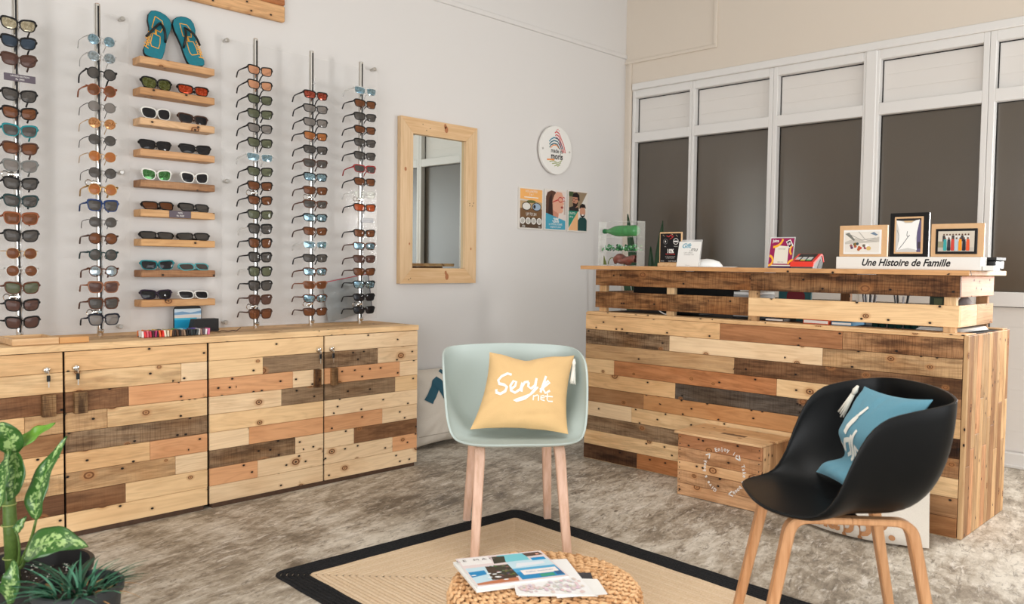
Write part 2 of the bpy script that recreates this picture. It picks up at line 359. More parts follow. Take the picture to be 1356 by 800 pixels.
# ------------------------------------------------------------------ cabinets
PITCH = .0835
def door_row(r): return .77-PITCH*(r-.5)
doors = {
 1: (.53, 1.1355, {1: [(TH, .15)], 2: [(TL, .2)], 3: [(TD, .45)], 4: [(TH, .1), .994, (TT, .4)], 5: [(TB, .3)], 6: [(TH, .05)], 7: [(TL, .45)], 8: [(TV, .35)], 9: [(TL, 0)]}),
 2: (1.1435, 1.747, {1: [(TH, .1)], 2: [(TL, .3), 1.625, (TP, .1)], 3: [(TD, .5), 1.395, (TO, 0)], 4: [(TT, .45), 1.307, (TL, .2)], 5: [(TG, .6)], 6: [(TH, .1), 1.485, (TO, .05)], 7: [(TT, .35), 1.597, (TP, .1)], 8: [(TD, .4), 1.379, (TL, .05)], 9: [(TL, 0)]}),
 3: (1.757, 2.3685, {1: [(TL, 0)], 2: [(TL, 0), 2.028, (TG, .35)], 3: [(TO, .1), 2.191, (TP, 0)], 4: [(TP, .1), 2.128, (TG, .4)], 5: [(TL, 0)], 6: [(TP, 0), 1.955, (TO, 0)], 7: [(TG, .6), 2.205, (TP, 0)], 8: [(TO, 0), 2.0, (TP, 0)], 9: [(TP, 0)]}),
 4: (2.3765, 2.987, {1: [(TP, 0)], 2: [(TG, .6), 2.711, (TP, .1)], 3: [(TO, .05), 2.861, (TP, 0)], 4: [(TG, .45), 2.83, (TL, 0)], 5: [(TP, 0)], 6: [(TO, .05), 2.744, (TP, 0)], 7: [(TP, 0), 2.558, (TD, .4)], 8: [(TP, .05), 2.815, (TO, 0)], 9: [(TP, 0)]}),
}
pullx = {1: 1.078, 2: 1.197, 3: 2.325, 4: 2.425}; lockx = {1: 1.072, 2: 1.182, 3: 2.335, 4: 2.412}
for cab, ds, lab in (('low_cabinet', (1, 2), 'low pallet wood cabinet on the left, behind the leafy plant'), ('low_cabinet', (3, 4), 'low pallet wood cabinet on the right, next to the canvas floor cushion')):
    x0 = doors[ds[0]][0]; x1 = doors[ds[1]][1]
    t = thing(cab, lab, 'cabinet', ((x0+x1)/2, 3.9, 0), group='reclaimed wood cabinets under the eyewear wall')
    part('carcass', MB().box(x0-.003, x1+.003, 3.69, 4.112, .02, .772, .002), DARKWOOD, t)
    part('toe_kick', MB().box(x0+.01, x1-.022, 3.6575, 3.70, 0, .0195), DARKWOOD, t)
    for d in ds:
        a, b, rows = doors[d]
        dr = part('door', MB().box(a, b, 3.672, 3.688, .0205, .7695), BLACKGAP, t)
        for r, seq in rows.items():
            xs = [a]+[q for q in seq if not isinstance(q, tuple)]+[b]; tones = [q for q in seq if isinstance(q, tuple)]
            for k, (tn, wr) in enumerate(tones):
                L = xs[k+1]-xs[k]-.0012; th = .012+random.uniform(-.0012, .0012)
                plank('plank', ((xs[k]+xs[k+1])/2, 3.672-th/2, door_row(r)), AX_X, L, th, PITCH-.0014, tn, wr, dr)
        px = pullx[d]
        plank('pull', (px, 3.648, .558), AX_ZX, .088 if d < 3 else .09, .024, .05 if d < 3 else .034, (150, 118, 82), .8, dr, label='rough sawn dark wooden door pull')
        lx = lockx[d]; M = Matrix.Translation((lx, 3.66, .702)) @ Matrix.Rotation(pi/2, 4, 'X')
        part('lock', MB().lathe([(.013, 0), (.014, .004), (.011, .009), (.011, .016), (.007, .018)], 14, M=M), CHROME, dr, True, 'chrome cam lock', auto=40)
        kb = MB().tube([(lx+.004, 3.643, .698), (lx+.005, 3.64, .686), (lx+.005, 3.642, .68)], .0022, 6, 1)
        kb.box(lx-.002, lx+.012, 3.641, 3.646, .655, .681, .003, 0).box(lx+.003, lx+.0075, 3.642, 3.6445, .632, .656, 0, 1)
        part('key', kb, [BLACKP, CHROME], dr)
wt = thing('cabinet_worktop', 'long pale wooden worktop lying across the two low cabinets', 'worktop', (1.76, 3.89, .772))
for k, (y0, y1, tn) in enumerate(((3.655, 3.80, TL), (3.80, 3.955, TT), (3.955, 4.118, TH))):
    for (xa, xb) in (((.45, 1.62), (1.62, 2.992)) if k == 1 else ((.45, 2.992),)):
        plank('board', ((xa+xb)/2, (y0+y1)/2, .786), AX_XF, xb-xa-.001, .028, y1-y0-.0015, tn, .25 if k == 1 else .1, wt)

# ------------------------------------------------------------------ counter
ct = thing('reception_counter', 'large reclaimed plank reception counter with a slatted upper tier', 'counter', (4.15, 2.1, 0))
PC = .0855
fp = part('front_panel', MB().box(3.862, 3.88, 1.085, 3.14, .004, .872), BLACKGAP, ct)
rows = {
 1: [(3.14, 2.243, TH, .15), (2.243, 1.60, TR, .25), (1.60, 1.085, TB, .75)],
 2: [(3.14, 2.552, TG, .8), (2.552, 1.693, TP, 0), (1.693, 1.085, TT, .5)],
 3: [(3.14, 2.156, TT, .25), (2.156, 1.085, (136, 100, 70), .6)],
 4: [(3.14, 2.925, TL, .05), (2.925, 1.921, (196, 134, 88), .3), (1.921, 1.55, TL, 0), (1.55, 1.085, TB, .2)],
 5: [(3.14, 2.507, TH, .1), (2.507, 1.45, TK, .6), (1.45, 1.085, TH, .1)],
 6: [(3.14, 2.714, TB, .2), (2.714, 1.50, (204, 150, 100), .12), (1.50, 1.085, (84, 58, 40), .8)],
 7: [(3.14, 2.795, TP, 0), (2.795, 1.62, TL, .15), (1.62, 1.085, TB, .55)],
 8: [(3.14, 2.10, TG, .55), (2.10, 1.155+.07, TH, .1), (1.225, 1.085, TL, .2)],
 9: [(3.14, 2.2, TL, .25), (2.2, 1.085, TB, .3)],
 10: [(3.14, 2.752, (98, 70, 50), .7), (2.752, 2.3, (186, 126, 80), .2), (2.3, 1.085, (160, 112, 72), .25)],
}
for r, segs in rows.items():
    zc = .858-PC*(r-.5)
    for (ya, yb, tn, wr) in segs:
        th = .017+random.uniform(-.0015, .0015)
        plank('plank', (3.862-th/2, (ya+yb)/2, zc), AX_Y, ya-yb-.0014, th, PC-.0014, tn, wr, fp)
plank('edge_strip', (3.854, 2.1125, .8655), AX_Y, 2.055, .018, .0135, TH, .1, fp)
plank('edge_strip', (3.854, 2.1125, .0025+.0), AX_Y, 2.055, .012, .0045, TL, .1, fp)
sp_ = part('side_panel', MB().box(3.866, 4.478, 1.083, 1.10, .0, .872), BLACKGAP, ct)
xs = [3.846, 3.872, 3.93, 3.985, 4.05, 4.10, 4.165, 4.215, 4.28, 4.34, 4.40, 4.445, 4.482]
stn = [TT, TB, TO, TT, TH, TO, TT, TB, TH, TB, TT, TH]
for k in range(12):
    cuts = [0, random.uniform(.3, .6), .872] if k not in (0,) else [0, .872]
    for a, b in zip(cuts, cuts[1:]):
        tn = stn[k] if a == 0 else stn[(k*5+2) % 12]
        plank('plank', ((xs[k]+xs[k+1])/2, 1.074, (a+b)/2+.0005), AX_ZX, b-a-.0014, .018, xs[k+1]-xs[k]-.0012, tn, .3 if k else 0, sp_)
top_ = part('ledge', MB().box(3.87, 4.475, 1.09, 3.135, .862, .8715), BLACKGAP, ct)
for k, (a, b) in enumerate(((3.848, 3.91), (3.91, 3.99), (4.40, 4.48))):
    plank('board', ((a+b)/2, 2.105, .8745), AX_YF, 2.06, .006, b-a-.001, (TL, TH, TT)[k], .15, top_)
plank('back_panel', (4.478, 2.105, .45), AX_Y, 2.06, .012, .84, TT, .2, ct)
# upper tier: front and end slats on posts
plank('slat', (3.91, 2.61, 1.079), AX_Y, 1.01, .02, .092, (168, 122, 80), .75, ct)
plank('slat', (3.91, 1.613, 1.079), AX_Y, .984, .02, .092, (158, 118, 80), .85, ct)
plank('slat', (3.91, 2.615, .949), AX_Y, 1.0, .02, .094, (160, 118, 78), .8, ct)
plank('slat', (3.91, 1.618, .949), AX_Y, .993, .02, .094, TL, .05, ct)
plank('slat', (4.165, 1.131, 1.079), AX_X, .488, .02, .092, (236, 184, 152), .1, ct)
plank('slat', (4.04, 1.131, .949), AX_X, .238, .02, .094, TP, .15, ct)
plank('slat', (4.285, 1.131, .949), AX_X, .25, .02, .094, TT, .3, ct)
plank('slat', (4.165, 3.106, 1.079), AX_X, .488, .02, .092, TB, .6, ct)
plank('slat', (4.165, 3.106, .949), AX_X, .488, .02, .094, TB, .6, ct)
for (px, py, tn) in ((3.935, 3.075, TH), (3.935, 2.60, TL), (3.935, 2.10, TT), (4.36, 2.62, TD), (4.36, 1.80, TD), (3.935, 1.165, TL), (4.38, 1.16, TB), (4.38, 3.07, TB)):
    plank('post', (px, py, .9995), AX_ZY, .252, .03, .05, tn, .2, ct)
plank('top_board', (4.0, 2.145, 1.138), AX_YF, 2.13, .022, .26, (212, 162, 112), .1, ct)
plank('top_board', (4.29, 2.62, 1.138), AX_YF, 1.18, .022, .318, TH, .1, ct)
plank('top_board', (4.29, 1.555, 1.138), AX_YF, .948, .022, .318, TH, .1, ct)

# ------------------------------------------------------------------ eyewear wall
def ordinal(k): return ['topmost', 'second', 'third', 'fourth', 'fifth', 'sixth', 'seventh', 'eighth', 'ninth', 'tenth', 'eleventh', 'twelfth', 'thirteenth', 'fourteenth', 'fifteenth', 'sixteenth', 'seventeenth', 'eighteenth'][k]
for nm, x0, x1, lab, sos in (('backing_panel', .62, 1.572, 'clear acrylic backing panel behind the two left eyewear rods', ((1.54, 2.276), (1.531, 1.56), (1.52, .83))),
                             ('backing_panel', 2.035, 3.02, 'milky acrylic backing panel behind the three right eyewear rods', ((2.06, 2.281), (2.987, 2.295), (2.033+.025, 1.561), (2.03+.02, .829)))):
    t = thing(nm, lab, 'panel', ((x0+x1)/2, 4.1, .815))
    part('sheet', MB().box(x0, x1, 4.094, 4.099, .815, 2.29, .0006), ACRYL if x0 < 1 else ACRYLW, t)
    for sx, sz in sos:
        M = Matrix.Translation((sx, 4.119, sz)) @ Matrix.Rotation(pi/2, 4, 'X')
        part('standoff', MB().lathe([(.007, 0), (.007, .021), (.011, .0215), (.011, .042), (.009, .044)], 14, M=M), STEEL, t, True, auto=40)
RODX = [1.066, 1.394, 2.166, 2.496, 2.82]; RODY = 3.985
rodname = ['leftmost rod', 'second rod from the left', 'third rod from the left', 'second rod from the right', 'rightmost rod']
SLOT = [.876+.0732*k for k in range(18)]
for i, x in enumerate(RODX):
    top = 2.42 if i == 0 else 2.29
    t = thing('eyewear_rod', 'chrome display rod for sunglasses, '+rodname[i]+' on the wall', 'display rod', (x, RODY, .8), group='chrome eyewear rods')
    part('pole', MB().lathe([(.0135, 0), (.0135, top-.8), (.010, top-.797)], 18, (x, RODY, .8)), CHROME, t, True, auto=40)
    part('slot_strip', MB().box(x-.0035, x+.0035, RODY-.0155, RODY-.0125, .83, top-.01), BLACKP, t)
    part('front_cover', MB().box(x+.0045, x+.0115, RODY-.018, RODY-.0115, .83, 2.15, .001), CLEARP, t)
    pg = MB()
    for z in SLOT: pg.box(x-.0016, x+.0016, RODY-.056, RODY-.0135, z-.009, z-.0015, .001)
    o = part('nose_pegs', pg, CLEARP, t); o['kind'] = 'stuff'
    bs = MB().lathe([(.011, 0), (.012, .006), (.008, .014), (.003, .02)], 12, M=Matrix.Translation((x, RODY-.013, .825)) @ Matrix.Rotation(pi/2, 4, 'X'))
    part('end_screw', bs, CHROME, t, True, auto=40)
    for z in {0: (1.50, .985), 1: (1.49, .91), 2: (1.50, .915), 3: (1.50, .92), 4: (1.51, .91)}[i]:
        lk = MB().lathe([(.012, 0), (.012, .014), (.008, .017)], 10, M=Matrix.Translation((x-.03, RODY-.02, z)) @ Matrix.Rotation(pi/2, 4, 'X'))
        lk.tube([(x-.052+.013*cos(a), RODY-.024, z+.013*sin(a)) for a in [k*pi/5 for k in range(10)]], .0025, 5, closed=True).box(x-.03, x, RODY-.022, RODY-.014, z-.004, z+.004)
        part('security_lock', lk, CHROME, t, True, auto=40)
# --- sunglasses: shared meshes per shape, own materials per pair
SHAPES = {  # lens half width, half height, corner exponent, centre offset, brow lift, wrap, rim
 'wayfarer': (.0272, .0210, 3.1, .0338, .0038, .5, .0040),
 'round': (.0235, .0225, 2.0, .0345, .0, .4, .0034),
 'wire': (.0235, .022, 2.1, .0335, .001, .4, .0012),
 'square': (.0264, .0215, 3.6, .034, .002, .5, .0042),
 'sport': (.0312, .0180, 3.8, .0378, .0026, 1.5, .0032),
 'slim': (.0288, .0192, 3.6, .0352, .0032, .8, .0034),
 'shield': (.0300, .0225, 2.8, .0345, .003, 2.0, .0036),
}
GM = {}
def glasses_meshes(shape):
    if shape in GM: return GM[shape]
    hw, hh, ex, cx, lift, wrap, rim = SHAPES[shape]; N = 18
    def sup(a, s, grow):
        c, q = cos(a), sin(a); u = math.copysign(abs(c)**(2/ex), c)*(hw+grow); v = math.copysign(abs(q)**(2/ex), q)*(hh+grow)
        v += lift*(u/hw)*(1 if q > 0 else .3)
        if ex > 2.5: u *= 1+.10*(v/hh)+(.05*(v/hh) if q < 0 else 0)   # narrower below
        return s*(cx+u), v
    def yy(x): return wrap*x*x
    fr = MB(); lenses = []
    for s in (-1, 1):
        vs = []
        for k in range(N):
            a = 2*pi*k/N
            for g, dy in ((0, -.0016), (rim, -.0016), (rim, .0022), (0, .0022)):
                x, z = sup(a, s, g*(1+.75*max(0, sin(a))*(ex > 2.5))); vs.append((x, yy(x)+dy, z))
        fs = []
        for k in range(N):
            j = (k+1) % N; fs += [(k*4+q, k*4+(q+1) % 4, j*4+(q+1) % 4, j*4+q) for q in range(4)]
        fr.add(vs, fs)
        ex_ = cx+hw+rim; br = rim*.9 if shape == 'wire' else .0036
        fr.box(min(s*(ex_-.004), s*(ex_+.006)), max(s*(ex_-.004), s*(ex_+.006)), yy(ex_)-.001, yy(ex_)+.006, hh*.38, hh*.38+2.2*br, .0008)
        lm = MB(); ring = [sup(2*pi*k/N, s, .0005) for k in range(N)]; lc = (s*cx, yy(cx)-.0018, 0.0)
        mid = [(s*cx+(x-s*cx)*.6, yy(x*.7+s*cx*.3)-.0012, z*.6) for x, z in ring]
        lm.add([lc]+mid+[(x, yy(x)+.0004, z) for x, z in ring],
               [(0, 1+k, 1+(k+1) % N) for k in range(N)]+[(1+k, 1+N+k, 1+N+(k+1) % N, 1+(k+1) % N) for k in range(N)])
        lenses.append(mesh_of(lm, 'lens', True))
    iw = cx-hw; zb = hh*.42
    br = .0013 if shape == 'wire' else .0028
    fr.tube([(-iw-.001, 0, zb-.004), (-iw*.5, -.001, zb), (0, -.0014, zb+.001), (iw*.5, -.001, zb), (iw+.001, 0, zb-.004)], br, 6)
    for s in (-1, 1): fr.tube([(s*(iw-.001), .001, -.002), (s*(iw-.003), .007, -.007), (s*(iw-.0005), .009, -.013)], .0017, 5)
    ex_ = cx+hw+rim+.003; y0 = yy(ex_)+.004; z0 = hh*.38+.002; temples = []; folded = []
    th = .0014 if shape in ('wire',) else .0031
    for s in (-1, 1):
        tm = MB(); pts = [(s*ex_, y0, z0), (s*(ex_+.0015), y0+.045, z0-.001), (s*(ex_-.001), y0+.088, z0-.003), (s*(ex_-.003), y0+.103, z0-.012), (s*(ex_-.006), y0+.118, z0-.032)]
        tm.tube(pts, [th*1.25, th*1.2, th, th*1.1, th*1.2], 6); temples.append(mesh_of(tm, 'temple', True))
        fo = MB(); q = .004 if s > 0 else 0
        fo.tube([(s*ex_, y0, z0), (s*(ex_-.006), y0+.007+q, z0-.001), (s*.0, y0+.012+q, z0-.004-q), (s*-.038, y0+.008+q, z0-.012), (s*-.05, y0+.008+q, z0-.026)], [th*1.25, th*1.3, th*1.1, th*1.1, th*1.1], 6)
        folded.append(mesh_of(fo, 'temple', True))
    fm = mesh_of(fr, 'frame', True)
    GM[shape] = (fm, lenses, temples, folded)
    for me in [fm]+lenses+temples+folded: me.materials.append(None)
    return GM[shape]
FC = {'black': (24, 23, 23), 'tortoise': (92, 54, 34), 'brown': (76, 50, 38), 'light brown': (146, 98, 72), 'gunmetal': (84, 82, 80), 'silver': (200, 200, 200), 'gold': (206, 168, 116),
      'teal': (38, 134, 142), 'blue': (34, 60, 110), 'grey': (120, 122, 120), 'amber': (146, 84, 52), 'clear': (224, 226, 224), 'red': (164, 36, 40), 'white': (236, 234, 228), 'pale teal': (96, 176, 182),
      'dark teal': (36, 62, 64), 'purple': (48, 36, 56), 'navy': (26, 30, 42)}
LC = {'grey': ((92, 88, 84), 0), 'brown': ((122, 78, 52), 0), 'green': ((104, 108, 86), 0), 'copper': ((206, 150, 116), 0), 'amber': ((176, 112, 66), 0), 'dark': ((34, 33, 35), 0), 'blue-grey': ((64, 76, 90), 0),
      'plum': ((102, 76, 68), 0), 'smoke': ((138, 132, 127), 0), 'orange': ((176, 86, 48), 0), 'clear': ((226, 228, 224), 0),
      'blue mirror': ((128, 156, 168), 1), 'silver mirror': ((150, 160, 164), 1), 'gold mirror': ((176, 166, 140), 1), 'copper mirror': ((186, 132, 88), 1), 'red mirror': ((152, 70, 54), 1), 'green mirror': ((74, 122, 72), 1), 'olive mirror': ((92, 96, 54), 1), 'sun mirror': ((176, 66, 34), 1)}
def fmat(c):
    k = 'frame_'+c.replace(' ', '_')
    if k in MC: return MC[k]
    if c == 'clear': MC[k] = mixalpha(k, (232, 232, 228), .45, .12); return MC[k]
    return mat(k, FC[c], .28, 1 if c in ('gunmetal', 'silver', 'gold') else 0, .35)
def lmat(c):
    k = 'lens_'+c.replace(' ', '_').replace('-', '_')
    if k in MC: return MC[k]
    col, mir = LC[c]; tint = tuple(min(255, int(q*1.12)) for q in col)
    if mir:
        n = NT(k); n.p.inputs['Base Color'].default_value = (*lin(col), 1); n.p.inputs['Roughness'].default_value = .06
        tc = n.n('TexCoord'); nz = n.noise(tc.outputs['Object'], 70, 3, .6, .5); n.set(n.p.inputs['Metallic'], n.ramp(nz, .35, .6)); MC[k] = n.m
    else: MC[k] = mixalpha(k, col, {'clear': .12, 'dark': .93}.get(c, .56), .08, tint, .3)
    return MC[k]
def sunglasses(loc, rot, shape, fc, lc, label, group, temple=None, fold=False, tcol=None, sc=1.0):
    fm, ls, tm, fo = glasses_meshes(shape)
    t = thing('sunglasses', label, 'sunglasses', loc, group=group)
    t.rotation_euler = rot; t.scale = (sc, sc, sc)
    def add(nm, me, m):
        o = bpy.data.objects.new(nm, me); COL.objects.link(o); o.parent = t; o.material_slots[0].link = 'OBJECT'; o.material_slots[0].material = m
    add('frame', fm, fmat(fc))
    for l in ls: add('lens', l, lmat(lc))
    for q in (fo if fold else tm): add('temple', q, fmat(tcol or fc))
W_, R_, I_, Q_, P_ = 'wayfarer', 'round', 'wire', 'square', 'sport'
rods = [
 [(17, W_, 'black', 'gold mirror'), (16, W_, 'black', 'blue-grey'), (15, W_, 'brown', 'plum'), (13, W_, 'black', 'grey', 'red'), (12, W_, 'black', 'brown'), (11, W_, 'teal', 'grey'), (10, W_, 'brown', 'brown'), (9, W_, 'grey', 'smoke'),
  (8, W_, 'black', 'grey'), (7, W_, 'dark teal', 'grey'), (6, Q_, 'amber', 'brown'), (5, W_, 'black', 'grey'), (4, I_, 'gold', 'brown'), (3, R_, 'clear', 'brown'), (2, W_, 'tortoise', 'green'), (1, W_, 'black', 'plum'), (0, W_, 'black', 'plum')],
 [(17, I_, 'silver', 'blue mirror'), (16, I_, 'silver', 'silver mirror'), (15, R_, 'black', 'grey'), (14, R_, 'amber', 'brown'), (13, I_, 'gunmetal', 'smoke'), (12, I_, 'gold', 'copper mirror'), (11, I_, 'black', 'grey'), (10, I_, 'gold', 'amber'), (9, I_, 'black', 'grey'),
  (8, R_, 'gold', 'amber'), (7, Q_, 'blue', 'grey'), (6, I_, 'gunmetal', 'grey'), (5, R_, 'brown', 'brown'), (4, R_, 'dark teal', 'grey'), (3, R_, 'tortoise', 'silver mirror'), (2, Q_, 'light brown', 'plum'), (1, Q_, 'tortoise', 'grey'), (0, Q_, 'navy', 'smoke')],
 [(17, 'slim', 'black', 'copper'), (16, 'slim', 'black', 'copper'), (15, 'slim', 'black', 'green'), (14, 'slim', 'black', 'green'), (13, 'slim', 'black', 'smoke'), (12, 'slim', 'black', 'green'), (11, P_, 'clear', 'blue mirror'), (10, 'slim', 'black', 'green'), (9, 'slim', 'black', 'brown'), (8, 'slim', 'black', 'brown'),
  (7, 'slim', 'black', 'green'), (6, Q_, 'black', 'grey', None, 'clear'), (5, Q_, 'black', 'brown'), (4, Q_, 'black', 'grey'), (3, Q_, 'black', 'green', None, 'clear'), (2, Q_, 'black', 'grey'), (1, Q_, 'brown', 'plum'), (0, Q_, 'brown', 'brown')],
 [(16, P_, 'black', 'red mirror'), (15, P_, 'black', 'smoke'), (14, P_, 'black', 'smoke'), (13, P_, 'black', 'amber'), (12, P_, 'black', 'grey'), (11, P_, 'brown', 'grey'), (10, P_, 'black', 'blue mirror'), (9, P_, 'brown', 'brown'), (8, P_, 'tortoise', 'grey'), (7, P_, 'black', 'blue mirror'),
  (6, P_, 'brown', 'brown'), (5, P_, 'clear', 'blue mirror'), (4, P_, 'black', 'grey'), (3, P_, 'tortoise', 'blue mirror'), (2, P_, 'light brown', 'brown'), (1, P_, 'tortoise', 'blue mirror'), (0, P_, 'brown', 'brown')],
 [(17, P_, 'clear', 'blue mirror'), (16, P_, 'black', 'brown'), (15, P_, 'black', 'grey'), (14, P_, 'black', 'brown'), (13, P_, 'black', 'grey'), (12, P_, 'black', 'grey'), (11, P_, 'red', 'grey'), (10, P_, 'black', 'brown'), (9, P_, 'clear', 'clear'), (8, P_, 'black', 'orange'),
  (6, P_, 'black', 'brown'), (5, P_, 'tortoise', 'blue mirror'), (4, P_, 'brown', 'plum'), (3, P_, 'brown', 'brown'), (2, P_, 'black', 'blue mirror'), (1, P_, 'black', 'dark'), (0, P_, 'black', 'dark')],
]
mirror_txt = lambda l: l.replace(' mirror', ' mirrored')+' lenses'
for i, L in enumerate(rods):
    for k, g in enumerate(L):
        slot, sh, fc, lc = g[:4]; tcol = g[5] if len(g) > 5 else None
        shn = {'wayfarer': 'wayfarer', 'slim': 'slim wayfarer', 'round': 'round', 'wire': 'thin-rimmed', 'square': 'square', 'sport': 'wraparound'}[sh]
        lab = '%s %s sunglasses with %s, %s pair on the %s' % (fc, shn, mirror_txt(lc), ordinal(k) if k < len(L)-1 else 'lowest', rodname[i])
        if len(g) > 4 and g[4]: lab = 'black wayfarer sunglasses with red lower rims, %s pair on the leftmost rod' % ordinal(k)
        sunglasses((RODX[i]+random.uniform(-.0002, .0002), RODY-.05, SLOT[slot]), (radians(random.uniform(-5, 2)), 0, radians(random.uniform(-2, 2))), sh, fc, lc, lab, 'sunglasses hung on the chrome rods', tcol=tcol)
# --- shelves with pairs of sunglasses
SZ = [2.11, 1.965, 1.823, 1.676, 1.53, 1.39, 1.249, 1.10, .957]
stone = [(222, 176, 130), (206, 158, 112), (226, 186, 144), (210, 164, 120), (178, 136, 100), (226, 184, 136), (222, 176, 124), (176, 132, 96), (214, 168, 120)]
for k, z in enumerate(SZ):
    t = thing('wall_ledge', 'thin wooden wall ledge between the eyewear rods, %s of nine' % (ordinal(k) if k < 8 else 'lowest'), 'shelf', (1.783, 4.12, z-.034), group='wooden ledges')
    plank('board', (1.783, 4.074, z-.017), AX_X, .369, .09, .034, stone[k], .12 if k not in (4, 7) else .4, t, bev=.003)
sg = [None, [('shield', 'black', 'olive mirror'), (P_, 'black', 'sun mirror')], [('shield', 'white', 'dark'), ('sport', 'brown', 'dark')], [(P_, 'black', 'dark'), (P_, 'black', 'dark')],
      [(W_, 'white', 'green mirror'), (W_, 'white', 'dark')], [(P_, 'black', 'brown'), (P_, 'black', 'grey')], [(P_, 'black', 'grey'), (P_, 'black', 'grey')], [(P_, 'teal', 'dark'), (P_, 'pale teal', 'grey')], [(P_, 'purple', 'dark'), (P_, 'white', 'dark')]]
for k in range(1, 9):
    for j, (sh, fc, lc) in enumerate(sg[k]):
        side = ('left', 'right')[j]; x = (1.688, 1.868)[j]; hh = SHAPES[sh][1]; tilt = {5: 28, 6: 38, 7: (6, 42)[j], 8: (8, 30)[j]}.get(k, 6)
        lab = '%s sunglasses with %s on the %s wall ledge, %s pair' % (fc, mirror_txt(lc), ordinal(k) if k < 8 else 'lowest', side)
        zz = SZ[k]+(hh+SHAPES[sh][6])*1.06*cos(radians(tilt))+.0016+(.006 if k in (5, 6) else 0)*0
        sunglasses((x+random.uniform(-.006, .006), 4.062-.008-.012*j, zz), (radians(-tilt), radians(random.uniform(-1.5, 1.5)), radians(random.uniform(-6, 6)+(-8 if k == 6 else 0))), sh, fc, lc, lab, 'sunglasses on the wall ledges', fold=True, sc=1.06)
# --- small price plates
PLATE = mat('grey_violet_plate', (92, 82, 92), .45); PLATEL = mat('silver_plate', (168, 168, 172), .35)
for (x, y, z, w, hh, m, l1, l2, lab, nm) in ((RODX[0], 3.93, SLOT[14]-.002, .118, .030, PLATE, 'LIMITED EDITION', 'Rs 3900', 'small dark grey price plate with white letters on the leftmost rod', 'price_plate'),
                                   (1.787, 4.0285, 1.373, .108, .034, PLATE, 'NEW', 'Rs 3500', 'small dark grey price plate on the edge of the sixth wall ledge', 'price_plate'),
                                   (RODX[4]+.01, 3.93, SLOT[7]+.002, .083, .026, PLATEL, 'LIMITED EDITION', 'Rs 4500', 'small silver price plate on the rightmost rod', 'price_plate')):
    t = thing(nm, lab, 'price tag', (x, y, z-hh/2), group='eyewear price plates')
    part('plate', MB().box(x-w/2, x+w/2, y-.003, y, z-hh/2, z+hh/2, .0008), m, t)
    if y < 4: part('clip', MB().box(x-.006, x+.006, y, RODY-.013, z-.006, z+.006), CLEARP, t)
    tb = MB(); fn = lambda a, b: (x+a, y-.0034, z+b)
    addtext(tb, l1, hh*.30, fn, oy=hh*.2); addtext(tb, l2, hh*.34, fn, oy=-hh*.2); part('lettering', tb, PAPER, t, fixn=False)
# --- flip-flops on the top ledge
TEAL = mat('teal_print_rubber', (18, 128, 146), .55, bump=(55, .1, (34, 112, 124))); GOLD = flat((240, 170, 62))
def flipflop(lab, cx, top, bot, lean, mirror, txt):
    # outline in local sole coordinates: x across, y along (0 heel .. 1 toe)
    L = .255; half = [(.0, .026), (.03, .035), (.1, .041), (.25, .042), (.42, .040), (.58, .044), (.72, .050), (.85, .050), (.94, .040), (.985, .022), (1.0, .0)]
    s = -1 if mirror else 1
    half = [(a, b*1.13) for a, b in half]
    out = [(s*(w_+.006*sin(pi*y)), y*L) for y, w_ in half]+[(s*(-w_*(1 if y > .62 or y < .15 else .88)+.006*sin(pi*y)), y*L) for y, w_ in half[-2::-1]]
    a = radians(lean); base = V((cx, 4.042, bot)); lb = radians(13)
    ux = V((cos(a), 0, -sin(a))); uy = V((sin(a), 0, cos(a)))
    nrm = ux.cross(uy).normalized()
    if nrm.y > 0: nrm = -nrm
    # lean the sole back against the wall
    Rm = Matrix.Rotation(-lb, 4, V((1, 0, 0)))
    def P(x, y, d=0): return base + Rm @ (ux*x+uy*y+nrm*d)
    t = thing('flip_flop', lab, 'sandal', tuple(base), group='pair of flip-flops on the top ledge')
    t['group'] = 'pair of flip-flops on the top ledge'
    th = Rm @ (nrm*-.013)
    part('sole', MB().prism([P(*q, -.001) for q in out], th), RUBBER, t)
    part('footbed', MB().prism([P(q[0]*.97, q[1]*.985+.0015, .001) for q in out], Rm @ (nrm*-.002)), TEAL, t)
    toe = (s*.005, .196); sb = MB()
    for sx, ya in ((1, .104), (-1, .092)):
        pts = []
        for k in range(8):
            u = k/7; x = toe[0]+(sx*.046-toe[0])*u; y = toe[1]+(ya-toe[1])*u
            pts.append(P(x, y, .003+.022*sin(pi*min(1, u*1.02))))
        sb.tube(pts, [.0042, .0056, .0062, .0065, .0065, .0062, .006, .0055], 6)
    part('strap', sb, BLACKP, t, True)
    pr = MB(); fn = lambda x, y: P(x*1.12, y*1.18, .0018)
    # printed spectacles lying along the sole
    pr.ribbon([(-.02, .185), (-.024, .13), (.014, .125), (.022, .155), (.012, .178), (-.02, .185)], .0034, fn=fn)
    pr.ribbon([(-.006, .126), (-.004, .108)], .009, fn=fn).ribbon([(-.016, .108), (.016, .105)], .0034, fn=fn)
    pr.ribbon([(-.016, .108), (-.018, .062), (-.012, .048), (.018, .05)], .0036, fn=fn).ribbon([(.016, .105), (.02, .075), (.018, .05)], .003, fn=fn)
    vs, fs = textgeo('Helios', .03, .25, .0006)
    xo = -.031 if not mirror else .030; yo = .068
    pr.add([fn(xo-v_, yo+u_) for u_, v_ in vs], fs)
    part('print', pr, GOLD, t, fixn=False)
flipflop('left teal flip-flop with black straps on the top wall ledge', 1.661, 2.34, 2.112, 15, False, 0)
flipflop('right teal flip-flop with black straps leaning the other way on the top wall ledge', 1.886, 2.35, 2.112, -13, True, 0)
